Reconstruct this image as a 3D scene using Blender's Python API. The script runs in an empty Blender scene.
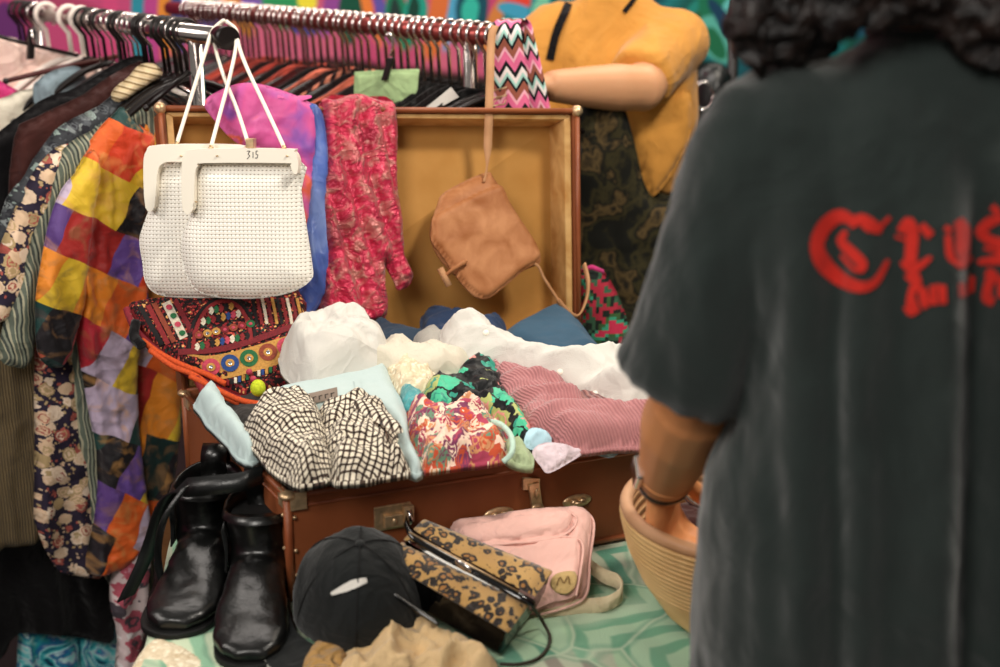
import bpy, bmesh, math, random
import numpy as np
from mathutils import Vector, Matrix
from mathutils.bvhtree import BVHTree
C = bpy.context.scene.collection
sc = bpy.context.scene
PI = math.pi
# ------------------------------------------------------------------ camera model (1000x667)
FPX = 1389.0
CAM = np.array([0.0, 0.0, 1.55]); PITCH = math.radians(16)
cF = np.array([0, math.cos(PITCH), -math.sin(PITCH)])
cU = np.array([0, math.sin(PITCH), math.cos(PITCH)])
cR = np.array([1.0, 0, 0])
def ray(px, py):
    return cF + (px - 500) / FPX * cR + (333.5 - py) / FPX * cU
def PY(px, py, Y):
    d = ray(px, py); return CAM + d * (Y / d[1])
def PZ(px, py, Z):
    d = ray(px, py); return CAM + d * ((Z - CAM[2]) / d[2])
def norm(v):
    v = np.array(v, float); return v / np.linalg.norm(v)
class Plane:
    """a flat frame standing in the room: origin o, axes ex (across), ey (up/away), n (out of it, to the viewer's side)"""
    def __init__(s, o, n, up=(0, 0, 1)):
        s.o = np.array(o, float); s.n = norm(n)
        ey = np.array(up, float); ey = ey - s.n * np.dot(ey, s.n); s.ey = norm(ey)
        s.ex = np.cross(s.ey, s.n)
    def hit(s, px, py):
        d = ray(px, py); t = np.dot(s.o - CAM, s.n) / np.dot(d, s.n)
        p = CAM + d * t - s.o
        return np.array([np.dot(p, s.ex), np.dot(p, s.ey)])
    def w(s, a, b, h=0):
        return s.o + s.ex * a + s.ey * b + s.n * h
    def P(s, px, py, h=0):
        q = s.off(h) if h else s; a, b = q.hit(px, py); return q.w(a, b)
    def off(s, h):
        return Plane(s.o + s.n * h, s.n, s.ey)
# ------------------------------------------------------------------ object bookkeeping
def link(name, me, mat=None, parent=None):
    o = bpy.data.objects.new(name, me); C.objects.link(o)
    if mat is not None:
        for m in (mat if isinstance(mat, (list, tuple)) else [mat]): me.materials.append(m)
    if parent is not None: o.parent = parent
    return o
def pymesh(name, verts, faces, mat=None, parent=None, uv=None, smooth=True, mi=None):
    me = bpy.data.meshes.new(name)
    me.from_pydata([tuple(map(float, v)) for v in verts], [], [tuple(int(i) for i in f) for f in faces])
    if uv is not None:
        l = me.uv_layers.new(name='UVMap')
        idx = np.zeros(len(me.loops), dtype=np.int32); me.loops.foreach_get('vertex_index', idx)
        l.data.foreach_set('uv', np.asarray(uv, dtype=np.float32)[idx].ravel())
    if smooth: me.polygons.foreach_set('use_smooth', [True] * len(me.polygons))
    if mi is not None: me.polygons.foreach_set('material_index', list(mi))
    me.update()
    return link(name, me, mat, parent)
def tag(o, label=None, cat=None, group=None, kind=None):
    if label: o['label'] = label
    if cat: o['category'] = cat
    if group: o['group'] = group
    if kind: o['kind'] = kind
    return o
def empty(name, loc, label, cat, group=None):
    o = bpy.data.objects.new(name, None); C.objects.link(o); o.location = [float(a) for a in loc]; o.empty_display_size = .05
    return tag(o, label, cat, group)
def adopt(root, *kids):
    for k in kids:
        k.parent = root; k.matrix_parent_inverse = Matrix.Translation(-Vector(root.location))
    return root
def struct(o): return tag(o, kind='structure')
class MB:
    """collects shapes into one mesh"""
    def __init__(s): s.v = []; s.f = []; s.m = []; s.cur = 0; s.sm = []
    def add(s, verts, faces, smooth=True):
        n = len(s.v); s.v += [tuple(map(float, p)) for p in verts]
        for f in faces: s.f.append(tuple(i + n for i in f)); s.m.append(s.cur); s.sm.append(smooth)
        return s
    def build(s, name, mat, parent=None, bevel=0, uv=None):
        me = bpy.data.meshes.new(name); me.from_pydata(s.v, [], s.f)
        me.polygons.foreach_set('use_smooth', s.sm); me.polygons.foreach_set('material_index', s.m); me.update()
        o = link(name, me, mat, None)
        if bevel:
            b = o.modifiers.new('b', 'BEVEL'); b.width = bevel; b.segments = 2; b.limit_method = 'ANGLE'; b.angle_limit = .7
        if parent is not None: adopt(parent, o)
        return o
    def quadbox(s, q0, q1):
        """box between two quads (each four points, same winding)"""
        return s.add(list(q0) + list(q1), [(3, 2, 1, 0), (4, 5, 6, 7), (0, 1, 5, 4), (1, 2, 6, 5), (2, 3, 7, 6), (3, 0, 4, 7)], False)
    def box(s, c, ax, half):
        c = np.array(c, float); X, Y, Z = [np.array(a, float) * h for a, h in zip(ax, half)]
        return s.quadbox([c - X - Y - Z, c + X - Y - Z, c + X + Y - Z, c - X + Y - Z], [c - X - Y + Z, c + X - Y + Z, c + X + Y + Z, c - X + Y + Z])
    def tube(s, pts, r, n=10, up=None, flat=None, cap=True):
        """swept tube; r: number/list; flat: list/number multiplying the second axis"""
        pts = np.array(pts, float); k = len(pts)
        r = np.broadcast_to(np.array(r, float), (k,)) if np.ndim(r) < 2 else r
        fl = np.broadcast_to(np.array(1.0 if flat is None else flat, float), (k,))
        T = np.gradient(pts, axis=0); T /= np.linalg.norm(T, axis=1)[:, None] + 1e-12
        u = np.array(up if up is not None else ((0, 0, 1) if abs(T[0][2]) < .9 else (1, 0, 0)), float)
        V = []
        for i in range(k):
            if up is None and i > 0: u = B
            B = u - T[i] * np.dot(u, T[i]); B = norm(B) if np.linalg.norm(B) > 1e-6 else norm(np.cross(T[i], (1, .3, .2)))
            A = np.cross(T[i], B)
            for j in range(n):
                t = 2 * PI * j / n
                V.append(pts[i] + A * math.cos(t) * r[i] + B * math.sin(t) * r[i] * fl[i])
            if up is not None: u = np.array(up, float)
        Fc = []
        for i in range(k - 1):
            for j in range(n):
                a = i * n + j; b = i * n + (j + 1) % n
                Fc.append((a, b, b + n, a + n))
        s.add(V, Fc)
        if cap:
            m0 = len(s.v) - len(V)
            for f in (tuple(range(n))[::-1], tuple(range((k - 1) * n, k * n))): s.f.append(tuple(i + m0 for i in f)); s.m.append(s.cur); s.sm.append(False)
        return s
    def lathe(s, prof, o, axis=(0, 0, 1), n=32, sx=1, sy=1):
        ax = norm(axis); a = norm(np.cross(ax, (0.1, 1, 0.05)) if abs(ax[1]) < .9 else np.cross(ax, (1, 0, 0))); b = np.cross(ax, a)
        V = []; Fc = []
        for r, h in prof:
            for j in range(n):
                t = 2 * PI * j / n; V.append(np.array(o) + a * math.cos(t) * r * sx + b * math.sin(t) * r * sy + ax * h)
        for i in range(len(prof) - 1):
            for j in range(n):
                p = i * n + j; q = i * n + (j + 1) % n; Fc.append((p, q, q + n, p + n))
        return s.add(V, Fc)
    def ell(s, c, rad, ax=None, nu=20, nv=14, fn=None):
        ax = ax if ax is not None else np.eye(3); V = []; Fc = []
        for i in range(nv + 1):
            ph = PI * i / nv
            for j in range(nu):
                t = 2 * PI * j / nu
                p = np.array([math.sin(ph) * math.cos(t), math.sin(ph) * math.sin(t), math.cos(ph)])
                if fn: p = fn(p)
                p = p * np.array(rad)
                V.append(np.array(c) + ax[0] * p[0] + ax[1] * p[1] + ax[2] * p[2])
        for i in range(nv):
            for j in range(nu):
                a = i * nu + j; b = i * nu + (j + 1) % nu; Fc.append((a, a + nu, b + nu, b))
        return s.add(V, Fc)
    def ribbon(s, pts, w, side, th=.0015):
        """flat strap along pts; side = direction(s) of its width"""
        pts = np.array(pts, float); side = np.array(side, float)
        if side.ndim == 1: side = np.tile(side, (len(pts), 1))
        w = np.broadcast_to(np.array(w, float), (len(pts),))
        T = np.gradient(pts, axis=0); V = []; Fc = []
        for i in range(len(pts)):
            S = norm(side[i]) * w[i] / 2; N = norm(np.cross(T[i], side[i])) * th
            V += [pts[i] - S - N, pts[i] + S - N, pts[i] + S + N, pts[i] - S + N]
        for i in range(len(pts) - 1):
            a = 4 * i
            for j in range(4): Fc.append((a + j, a + (j + 1) % 4, a + 4 + (j + 1) % 4, a + 4 + j))
        Fc += [(3, 2, 1, 0), tuple(range(len(V) - 4, len(V)))]
        return s.add(V, Fc, True)
def spline(pts, n=8, closed=False):
    P = np.array(pts, float); k = len(P); out = []
    rng = range(k) if closed else range(k - 1)
    for i in rng:
        p0 = P[(i - 1) % k] if closed or i > 0 else P[0]
        p1 = P[i]; p2 = P[(i + 1) % k]
        p3 = P[(i + 2) % k] if closed or i + 2 < k else P[-1]
        for j in range(n):
            t = j / n
            out.append(.5 * ((2 * p1) + (-p0 + p2) * t + (2 * p0 - 5 * p1 + 4 * p2 - p3) * t * t + (-p0 + 3 * p1 - 3 * p2 + p3) * t ** 3))
    if not closed: out.append(P[-1])
    return np.array(out)
# ------------------------------------------------------------------ noise
def _h(ix, iy, iz, seed):
    n = (ix * 374761393 + iy * 668265263 + iz * 2147483647 + seed * 974634777) & 0xFFFFFFFF
    n = ((n ^ (n >> 13)) * 1274126177) & 0xFFFFFFFF
    return ((n ^ (n >> 16)) & 0xFFFF) / 32767.5 - 1
def vnoise(x, y, z=0, seed=0):
    x = np.asarray(x, float); y = np.asarray(y, float); z = np.asarray(z, float) + np.zeros_like(x)
    ix = np.floor(x).astype(np.int64); iy = np.floor(y).astype(np.int64); iz = np.floor(z).astype(np.int64)
    fx = x - ix; fy = y - iy; fz = z - iz
    sx = fx ** 3 * (fx * (fx * 6 - 15) + 10); sy = fy ** 3 * (fy * (fy * 6 - 15) + 10); sz = fz ** 3 * (fz * (fz * 6 - 15) + 10)
    def L(a, b, t): return a + (b - a) * t
    r = []
    for dz in (0, 1):
        r.append(L(L(_h(ix, iy, iz + dz, seed), _h(ix + 1, iy, iz + dz, seed), sx), L(_h(ix, iy + 1, iz + dz, seed), _h(ix + 1, iy + 1, iz + dz, seed), sx), sy))
    return L(r[0], r[1], sz)
def fbm(x, y, z=0, o=3, seed=0):
    s = 0; a = 1; t = 0
    for i in range(o):
        s = s + a * vnoise(x * 2 ** i + 7.3 * i, y * 2 ** i + 3.1 * i, np.asarray(z) * 2 ** i, seed + i); t += a; a *= .5
    return s / t
def ridge(x, y, z=0, o=2, seed=0):
    s = 0; a = 1; t = 0
    for i in range(o):
        n = vnoise(x * 1.9 ** i, y * 1.9 ** i + 5.2 * i, z, seed + 11 * i)
        s = s + a * (1 - np.sqrt(n * n + .004) * 1.9); t += a; a *= .45
    return s / t
# ------------------------------------------------------------------ cloth sheets
def inside(px, py, P):
    r = np.zeros(px.shape, bool); n = len(P)
    for i in range(n):
        x1, y1 = P[i]; x2, y2 = P[(i + 1) % n]
        if y1 == y2: continue
        c = ((y1 > py) != (y2 > py)) & (px < (x2 - x1) * (py - y1) / (y2 - y1) + x1)
        r ^= c
    return r
def nearest(px, py, P):
    best = np.full(px.shape, 1e9); bx = px.copy(); by = py.copy(); n = len(P)
    for i in range(n):
        x1, y1 = P[i]; x2, y2 = P[(i + 1) % n]; dx = x2 - x1; dy = y2 - y1; L = dx * dx + dy * dy + 1e-14
        t = np.clip(((px - x1) * dx + (py - y1) * dy) / L, 0, 1)
        qx = x1 + t * dx; qy = y1 + t * dy; d = (px - qx) ** 2 + (py - qy) ** 2
        m = d < best; best[m] = d[m]; bx[m] = qx[m]; by[m] = qy[m]
    return np.sqrt(best), bx, by
def cloth(name, pts, F, mat, parent=None, h=.006, puff=.02, R=.03, folds=(), crumple=(0, 1), micro=(0, 1), seed=1, edge=.004,
          back=.6, smooth=3, px=True, wav=.0, fn=None, uvs=(1, 1, 0), lean=0, warp=.0, hem=None, arc=False):
    """one fabric sheet: outline filled with a fine grid, raised (puff), folded and crumpled along the frame's normal.
    back: how far a second sheet behind it is offset (0 = single sheet)"""
    P = np.array([F.hit(*p) if px else p for p in pts])
    if smooth: P = spline(P, smooth, True)
    if wav:
        k = np.arange(len(P)) * .35
        P = P + np.stack([fbm(k, k * 0 + seed, 0, 2, seed), fbm(k, k * 0 + seed + 9, 0, 2, seed)], 1) * wav
    x0, y0 = P.min(0) - h; x1, y1 = P.max(0) + h
    nx = int((x1 - x0) / h) + 2; ny = int((y1 - y0) / h) + 2
    gx, gy = np.meshgrid(x0 + np.arange(nx) * h, y0 + np.arange(ny) * h)
    cin = inside((gx[:-1, :-1] + h / 2).ravel(), (gy[:-1, :-1] + h / 2).ravel(), P).reshape(ny - 1, nx - 1)
    use = np.zeros((ny, nx), int)
    for dy in (0, 1):
        for dx in (0, 1): use[dy:ny - 1 + dy, dx:nx - 1 + dx] += cin
    uses = use > 0; ids = -np.ones((ny, nx), int); ids[uses] = np.arange(uses.sum())
    X = gx[uses].copy(); Y = gy[uses].copy(); cnt = use[uses]
    d, qx, qy = nearest(X, Y, P)
    bd = cnt < 4; X[bd] = qx[bd]; Y[bd] = qy[bd]; d[bd] = 0
    jj, ii = np.nonzero(cin)
    quads = np.stack([ids[jj, ii], ids[jj, ii + 1], ids[jj + 1, ii + 1], ids[jj + 1, ii]], 1)
    t = np.clip(d / R, 0, 1); prof = np.sqrt(np.clip(1 - (1 - t) ** 2, 0, 1))
    H = puff * prof - edge * (1 - t) ** 2
    ef = np.clip(d / (R * .4), .15, 1) if folds or crumple[0] else 1
    for fo in folds:
        ang, lam, amp = fo[:3]; wp = fo[3] if len(fo) > 3 else .35; st = fo[4] if len(fo) > 4 else 6
        ca, sa = math.cos(ang), math.sin(ang)
        u = (X * ca + Y * sa) / lam; v = (-X * sa + Y * ca) / (lam * st)
        u2 = u + wp * fbm(u * .5, v * 2, 0, 2, seed + 3)
        H = H + amp * ef * ridge(u2 * .8, v * .8, 0, 2, seed + int(ang * 7))
    if crumple[0]:
        s = crumple[1]; qx_ = X / s + .6 * fbm(X / s, Y / s, 0, 2, seed + 5); qy_ = Y / s + .6 * fbm(X / s, Y / s, 4, 2, seed + 6)
        H = H + crumple[0] * ef * (ridge(qx_, qy_, 0, 3, seed + 8))
    if micro[0]: H = H + micro[0] * fbm(X / micro[1], Y / micro[1], 0, 2, seed + 13)
    if fn is not None: H = H + fn(X, Y, d)
    n = len(X)
    if hem is not None: X = X + hem * fbm(X * 0 + seed, Y / .05, 0, 2, seed)
    base = F.o + np.outer(X, F.ex) + np.outer(Y, F.ey)
    top = base + np.outer(H, F.n)
    Xu, Yu = X, Y
    if arc:
        G = np.full((ny, nx), np.nan); G[uses] = H; G = np.where(np.isnan(G), 0, G)
        for _ in range(2): G[1:-1, 1:-1] = (G[1:-1, 1:-1] * 2 + G[:-2, 1:-1] + G[2:, 1:-1] + G[1:-1, :-2] + G[1:-1, 2:]) / 6
        dx = np.sqrt(h * h + np.clip(np.diff(G, axis=1), -2 * h, 2 * h) ** 2); dy = np.sqrt(h * h + np.clip(np.diff(G, axis=0), -2 * h, 2 * h) ** 2)
        AX = np.concatenate([np.zeros((ny, 1)), np.cumsum(dx, 1)], 1); AY = np.concatenate([np.zeros((1, nx)), np.cumsum(dy, 0)], 0)
        AX = AX - AX[:, nx // 2][:, None]; AY = AY - AY[ny // 2][None, :]
        Xu = AX[uses] + (X - gx[uses]); Yu = AY[uses] + (Y - gy[uses])
    X, Y, Xk, Yk = Xu, Yu, X, Y
    uu = (X * math.cos(uvs[2]) + Y * math.sin(uvs[2])) * uvs[0]; vv = (-X * math.sin(uvs[2]) + Y * math.cos(uvs[2])) * uvs[1]
    if warp:
        uu = uu + warp * fbm(X / .06, Y / .06, 0, 2, seed + 21); vv = vv + warp * fbm(X / .06, Y / .06, 5, 2, seed + 22)
    uv = np.stack([uu, vv], 1)
    V = top; Q = quads
    if back:
        bk = base - np.outer(np.clip(H, 0, None) * back + .0012, F.n)
        bmap = np.arange(n) + n
        V = np.vstack([top, bk]); uv = np.vstack([uv, uv])
        Qb = bmap[quads][:, ::-1]
        # rim
        es = {}
        for q in quads:
            for a, b in ((q[0], q[1]), (q[1], q[2]), (q[2], q[3]), (q[3], q[0])):
                if (b, a) in es: del es[(b, a)]
                else: es[(a, b)] = 1
        rim = [(b, a, a + n, b + n) for (a, b) in es]
        Q = np.vstack([quads, Qb, np.array(rim)])
    o = pymesh(name, V, Q, mat, None, uv)
    if parent is not None: adopt(parent, o)
    o['_h'] = 0
    del o['_h']
    return o
def surf_at(o):
    """BVH of an object's mesh in world space"""
    dg = bpy.context.evaluated_depsgraph_get(); e = o.evaluated_get(dg); me = e.to_mesh()
    b = BVHTree.FromPolygons([o.matrix_world @ v.co for v in me.vertices], [tuple(p.vertices) for p in me.polygons]); e.to_mesh_clear()
    return b
def fuse(name, mb, voxel, mat, smooth=4, parent=None, disp=None, factor=.5):
    """turn overlapping shapes into one continuous surface"""
    me = bpy.data.meshes.new('tmp'); me.from_pydata(mb.v, [], mb.f); me.update()
    bm = bmesh.new(); bm.from_mesh(me); bmesh.ops.recalc_face_normals(bm, faces=bm.faces); bm.to_mesh(me); bm.free()
    o = bpy.data.objects.new('tmp', me); C.objects.link(o)
    r = o.modifiers.new('r', 'REMESH'); r.mode = 'VOXEL'; r.voxel_size = voxel
    s = o.modifiers.new('s', 'SMOOTH'); s.factor = factor; s.iterations = smooth
    dg = bpy.context.evaluated_depsgraph_get(); dg.update()
    m2 = bpy.data.meshes.new_from_object(o.evaluated_get(dg)); bpy.data.objects.remove(o)
    m2.name = name
    if disp is not None:
        n = len(m2.vertices); co = np.zeros(n * 3); m2.vertices.foreach_get('co', co); co = co.reshape(-1, 3)
        no = np.zeros(n * 3); m2.vertices.foreach_get('normal', no); no = no.reshape(-1, 3)
        co = disp(co, no); m2.vertices.foreach_set('co', co.ravel()); m2.update()
    m2.materials.clear()
    m2.polygons.foreach_set('use_smooth', [True] * len(m2.polygons)); m2.update()
    o = link(name, m2, mat)
    if parent is not None: adopt(parent, o)
    return o
# ------------------------------------------------------------------ materials
def lin(c):
    if isinstance(c, str): c = [int(c[i:i + 2], 16) / 255 for i in (0, 2, 4)]
    return tuple(((x / 12.92) if x <= .04045 else ((x + .055) / 1.055) ** 2.4) for x in c) + (1,)
class NT:
    def __init__(s, name):
        s.m = bpy.data.materials.new(name); s.m.use_nodes = True; s.t = s.m.node_tree; s.b = s.t.nodes['Principled BSDF']
    def n(s, typ, props=None, out=0, **ins):
        nd = s.t.nodes.new('ShaderNode' + typ)
        for k, v in (props or {}).items(): setattr(nd, k, v)
        for k, v in ins.items():
            i = nd.inputs[int(k[1:])] if k[0] == 'i' and k[1:].isdigit() else nd.inputs[k.replace('_', ' ')]
            s.set(i, v)
        return nd.outputs[out]
    def set(s, i, v):
        if isinstance(v, bpy.types.NodeSocket): s.t.links.new(v, i)
        else: i.default_value = v
    def math(s, op, a, b=0.0, c=0.0, clamp=False): return s.n('Math', {'operation': op, 'use_clamp': clamp}, 0, i0=a, i1=b, i2=c)
    def mix(s, f, a, b, mode='MIX'):
        nd = s.t.nodes.new('ShaderNodeMix'); nd.data_type = 'RGBA'; nd.blend_type = mode
        s.set(nd.inputs[0], f); s.set(nd.inputs[6], lin(a) if isinstance(a, str) else a); s.set(nd.inputs[7], lin(b) if isinstance(b, str) else b)
        return nd.outputs[2]
    def ramp(s, f, stops, interp='LINEAR'):
        nd = s.t.nodes.new('ShaderNodeValToRGB'); cr = nd.color_ramp; cr.interpolation = interp
        while len(cr.elements) < len(stops): cr.elements.new(.5)
        for e, (p, c) in zip(cr.elements, stops):
            e.position = p; e.color = lin(c) if isinstance(c, str) else (c, c, c, 1) if isinstance(c, (int, float)) else c
        s.set(nd.inputs[0], f); return nd.outputs[0]
    def uv(s, sx=1, sy=None, rot=0, off=(0, 0)):
        o = s.n('TexCoord', None, 2)
        return s.n('Mapping', None, 0, i0=o, i1=(off[0], off[1], 0), i2=(0, 0, rot), i3=(sx, sx if sy is None else sy, 1))
    def obj(s, sx=1, rot=(0, 0, 0)):
        o = s.n('TexCoord', None, 3)
        return s.n('Mapping', None, 0, i0=o, i2=rot, i3=(sx, sx, sx) if not isinstance(sx, tuple) else sx)
    def noise(s, v, sc=5, det=3, dist=0, out=0): return s.n('TexNoise', None, out, Vector=v, Scale=sc, Detail=det, Distortion=dist)
    def vor(s, v, sc=5, feat='F1', out='Distance', rnd=1):
        nd = s.t.nodes.new('ShaderNodeTexVoronoi'); nd.feature = feat; s.set(nd.inputs['Vector'], v); nd.inputs['Scale'].default_value = sc
        nd.inputs['Randomness'].default_value = rnd; return nd.outputs[out]
    def warp(s, v, sc, amt):
        n = s.noise(v, sc, 2, 0, 1); q = s.n('VectorMath', {'operation': 'SUBTRACT'}, 0, i0=n, i1=(.5, .5, .5))
        q = s.n('VectorMath', {'operation': 'SCALE'}, 0, i0=q, Scale=amt); return s.n('VectorMath', {'operation': 'ADD'}, 0, i0=v, i1=q)
    def crease(s, v, sc=20, det=3):
        a = s.noise(v, sc, det, .7); b = s.noise(v, sc * .45, 2, 1.2)
        f = lambda q: s.math('SUBTRACT', 1, s.math('ABSOLUTE', s.math('MULTIPLY', s.math('SUBTRACT', q, .5), 4)))
        return s.math('ADD', s.math('MULTIPLY', f(a), .4), s.math('MULTIPLY', f(b), .8))
    def xyz(s, v): nd = s.t.nodes.new('ShaderNodeSeparateXYZ'); s.set(nd.inputs[0], v); return nd.outputs
    def fin(s, col, rough=.85, bump=None, bs=.3, bd=.002, metal=0, spec=.3, sheen=0, **kw):
        s.set(s.b.inputs['Base Color'], lin(col) if isinstance(col, str) else col); s.set(s.b.inputs['Roughness'], rough)
        s.set(s.b.inputs['Metallic'], metal); s.set(s.b.inputs['Specular IOR Level'], spec); s.set(s.b.inputs['Sheen Weight'], sheen)
        for k, v in kw.items(): s.set(s.b.inputs[k.replace('_', ' ')], v)
        if bump is not None:
            bn = s.n('Bump', None, 0, Strength=bs, Distance=bd, Height=bump); s.t.links.new(bn, s.b.inputs['Normal'])
        return s.m
def fabric(name, col, rough=.9, weave=900, wr=25, bs=.35, var=.12, sheen=.15, spec=.15, **kw):
    m = NT(name); v = m.obj(1); a = m.noise(v, wr, 4, .3); w = m.noise(v, weave, 2)
    c = lin(col) if isinstance(col, str) else col
    cc = m.mix(m.ramp(m.noise(v, 12, 4), [(.3, 0.0), (.7, 1.0)]), tuple(x * (1 - var) for x in c[:3]) + (1,), tuple(min(1, x * (1 + var)) for x in c[:3]) + (1,))
    h = m.math('ADD', m.crease(v, wr * .8), m.math('MULTIPLY', w, .10))
    return m.fin(cc, rough, h, min(1, bs * 1.8), .009, 0, spec, sheen, **kw)
def plain(name, col, rough=.5, metal=0, spec=.4, nz=0, ns=60, **kw):
    m = NT(name)
    if nz:
        v = m.obj(1); a = m.noise(v, ns, 5); c = lin(col)
        cc = m.mix(m.ramp(a, [(.3, 0.0), (.7, 1.0)]), tuple(x * (1 - nz) for x in c[:3]) + (1,), tuple(min(1, x * (1 + nz)) for x in c[:3]) + (1,))
        return m.fin(cc, rough, a, .15, .002, metal, spec, **kw)
    return m.fin(col, rough, None, 0, 0, metal, spec, **kw)
M = {}
M['chrome'] = plain('chrome', 'd8d0cc', .18, 1)
M['brass'] = plain('worn_brass', 'd4b48c', .38, .75, nz=.3, ns=90)
M['blackplastic'] = plain('black_plastic', '16100f', .35)
M['whiteplastic'] = plain('white_plastic', 'eadcd2', .4)
M['cream'] = plain('cream_enamel', 'f8f0e0', .3, 0, .5)
M['black'] = fabric('black_cloth', '0c0a0c', .95)
M['whitecloth'] = fabric('white_cotton', 'd4d0c8', .9, 700, 13, .6, .03)
M['lace'] = None
def stripes(name, stops, scale, axis=0, rot=0, rough=.85, warpa=0, bs=.3, **kw):
    m = NT(name); v = m.uv(1, 1, rot)
    if warpa: v = m.warp(v, 14, warpa)
    x = m.xyz(v)[axis]; f = m.math('FRACT', m.math('MULTIPLY', x, scale))
    c = m.ramp(f, stops, 'CONSTANT'); nz = m.crease(m.obj(1), 16)
    return m.fin(c, rough, nz, bs * 2, .007, 0, .2, .1, **kw)
def gingham():
    m = NT('gingham_check'); v = m.uv(118); x = m.xyz(v)
    def band(a): return m.ramp(m.math('FRACT', a), [(0, 1.0), (.34, 0.0)], 'CONSTANT')
    a = band(x[0]); b = band(x[1]); s = m.math('MULTIPLY', m.math('ADD', a, b), .5)
    c = m.ramp(s, [(0, 'e4dac6'), (.4, '54463e'), (.9, '1c1614')], 'CONSTANT')
    return m.fin(c, .9, m.crease(m.obj(1), 26), .7, .008, 0, .1, .1)
M['gingham'] = gingham()
def floral(name, base, cols, sc=28, ring=True, warpa=.3, rough=.85, size=.5, small=2.6, **kw):
    """blossoms and paisley rings scattered on a ground colour"""
    m = NT(name); v = m.uv(sc); v = m.warp(v, 1.2, warpa)
    d = m.vor(v, 1); rc = m.vor(v, 1, out='Color'); rr = m.xyz(rc)
    petal = m.noise(v, 5, 2)
    dd = m.math('ADD', d, m.math('MULTIPLY', m.math('SUBTRACT', petal, .5), .35))
    pick = m.ramp(rr[0], [(i / len(cols), c) for i, c in enumerate(cols)], 'CONSTANT')
    pick2 = m.ramp(rr[1], [(i / len(cols), c) for i, c in enumerate(cols[::-1])], 'CONSTANT')
    d2 = m.vor(v, small); rc2 = m.xyz(m.vor(v, small, out='Color'))
    leaf = m.ramp(rc2[0], [(0, cols[-1]), (.35, base), (.5, cols[1]), (.75, cols[2 % len(cols)])], 'CONSTANT')
    g = m.mix(m.ramp(d2, [(0, 1.0), (.3, 0.0)], 'CONSTANT'), base, leaf)
    g = m.mix(m.ramp(dd, [(0, 1.0), (size, 0.0)], 'CONSTANT'), g, pick)
    if ring:
        g = m.mix(m.ramp(dd, [(0, 0.0), (size * .55, 1.0), (size * .72, 0.0)], 'CONSTANT'), g, pick2)
        g = m.mix(m.ramp(dd, [(0, 1.0), (size * .25, 0.0)], 'CONSTANT'), g, pick2)
    return m.fin(g, rough, m.crease(m.obj(1), 22), .6, .007, 0, .2, .1, **kw)
M['paisley'] = floral('paisley_cotton', 'e8c8b4', ['c05034', 'ecd4bc', '7a3a58', 'c88a60', '6a8a70', 'a84058'], 62, True, .7, size=.7, small=2.2)
M['bloom'] = floral('beige_blossom_print', '2c2436', ['e8d0b8', 'd8b898', 'a8564c', 'e0c4a8', 'b49a70'], 46, True, .5, size=.55)
M['bloom2'] = floral('grey_lurex_print', '3a3c40', ['7a8080', '2a2a30', '90a09a', '585c60'], 60, True, .6)
M['blackfloral'] = floral('black_embroidered_satin', '0a0c0e', ['d89088', '48b890', 'a8b06a', '0a0c0e', '30907c'], 24, True, .7, .4, size=.5, small=1.7)
M['pinkgrid'] = floral('pink_grid_scarf', 'd8c4c4', ['b85868', 'e8e0e0', '504850', 'c890a0'], 20, True, .5)
def patchwork(name, seed, sc=9):
    m = NT(name); v = m.warp(m.uv(1, 1, .55, (seed, seed * .37)), 7, .05); w = m.n('VectorMath', {'operation': 'MULTIPLY'}, 0, i0=v, i1=(sc * 1.25, sc * .8, 1)); x = m.xyz(w)
    row = m.math('FLOOR', x[1]); colx = m.math('FLOOR', m.math('ADD', x[0], m.math('MULTIPLY', row, .37)))
    cell = m.n('CombineXYZ', None, 0, i0=colx, i1=row, i2=seed); nd = m.t.nodes.new('ShaderNodeTexWhiteNoise'); m.set(nd.inputs['Vector'], cell); r = m.xyz(nd.outputs['Color'])
    cols = ['d8401c', 'ec8c24', '0e2c2a', 'c8183c', '6a4a9a', 'e8b828', 'c8b4cc', 'e0601c', '140e14', 'e89c50', 'a82420', 'c02838', 'c8b8d0', '181018', '103c38', '5a3a80', 'e8c030']
    c = m.ramp(r[0], [(i / len(cols), k) for i, k in enumerate(cols)], 'CONSTANT')
    n = m.noise(m.uv(30), 1, 3, 1)
    c = m.mix(m.ramp(n, [(.5, 0.0), (.7, .55)]), c, m.mix(r[1], '2c1c30', 'f0b060'))
    return m.fin(c, .6, m.crease(m.obj(1), 16), .6, .008, 0, .4, .2)
def marble(name, stops, sc=10, dist=2, rough=.6, det=3, **kw):
    m = NT(name); v = m.uv(1); a = m.noise(v, sc, det, dist)
    return m.fin(m.ramp(a, stops), rough, m.crease(m.obj(1), 16), .5, .007, 0, .4, .2, **kw)
M['tiedye'] = marble('pink_purple_tie_dye', [(.28, '4a3490'), (.38, '9048a0'), (.45, 'cc4c90'), (.55, 'd060a0'), (.6, 'e0603c'), (.64, 'b84890'), (.68, '18141c')], 9, .6)
M['turq'] = marble('turquoise_marbled', [(.3, '0a2c50'), (.38, '10a0b0'), (.45, '70dce0'), (.5, 'd0f4f4'), (.55, '1a60a8'), (.62, '2ab0b8'), (.75, 'b8e0e0')], 14, 2.5)
M['bluesat'] = marble('blue_satin', [(.3, '24387c'), (.5, '4c68b4'), (.7, '7c94cc')], 8, .6, .4)
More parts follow.
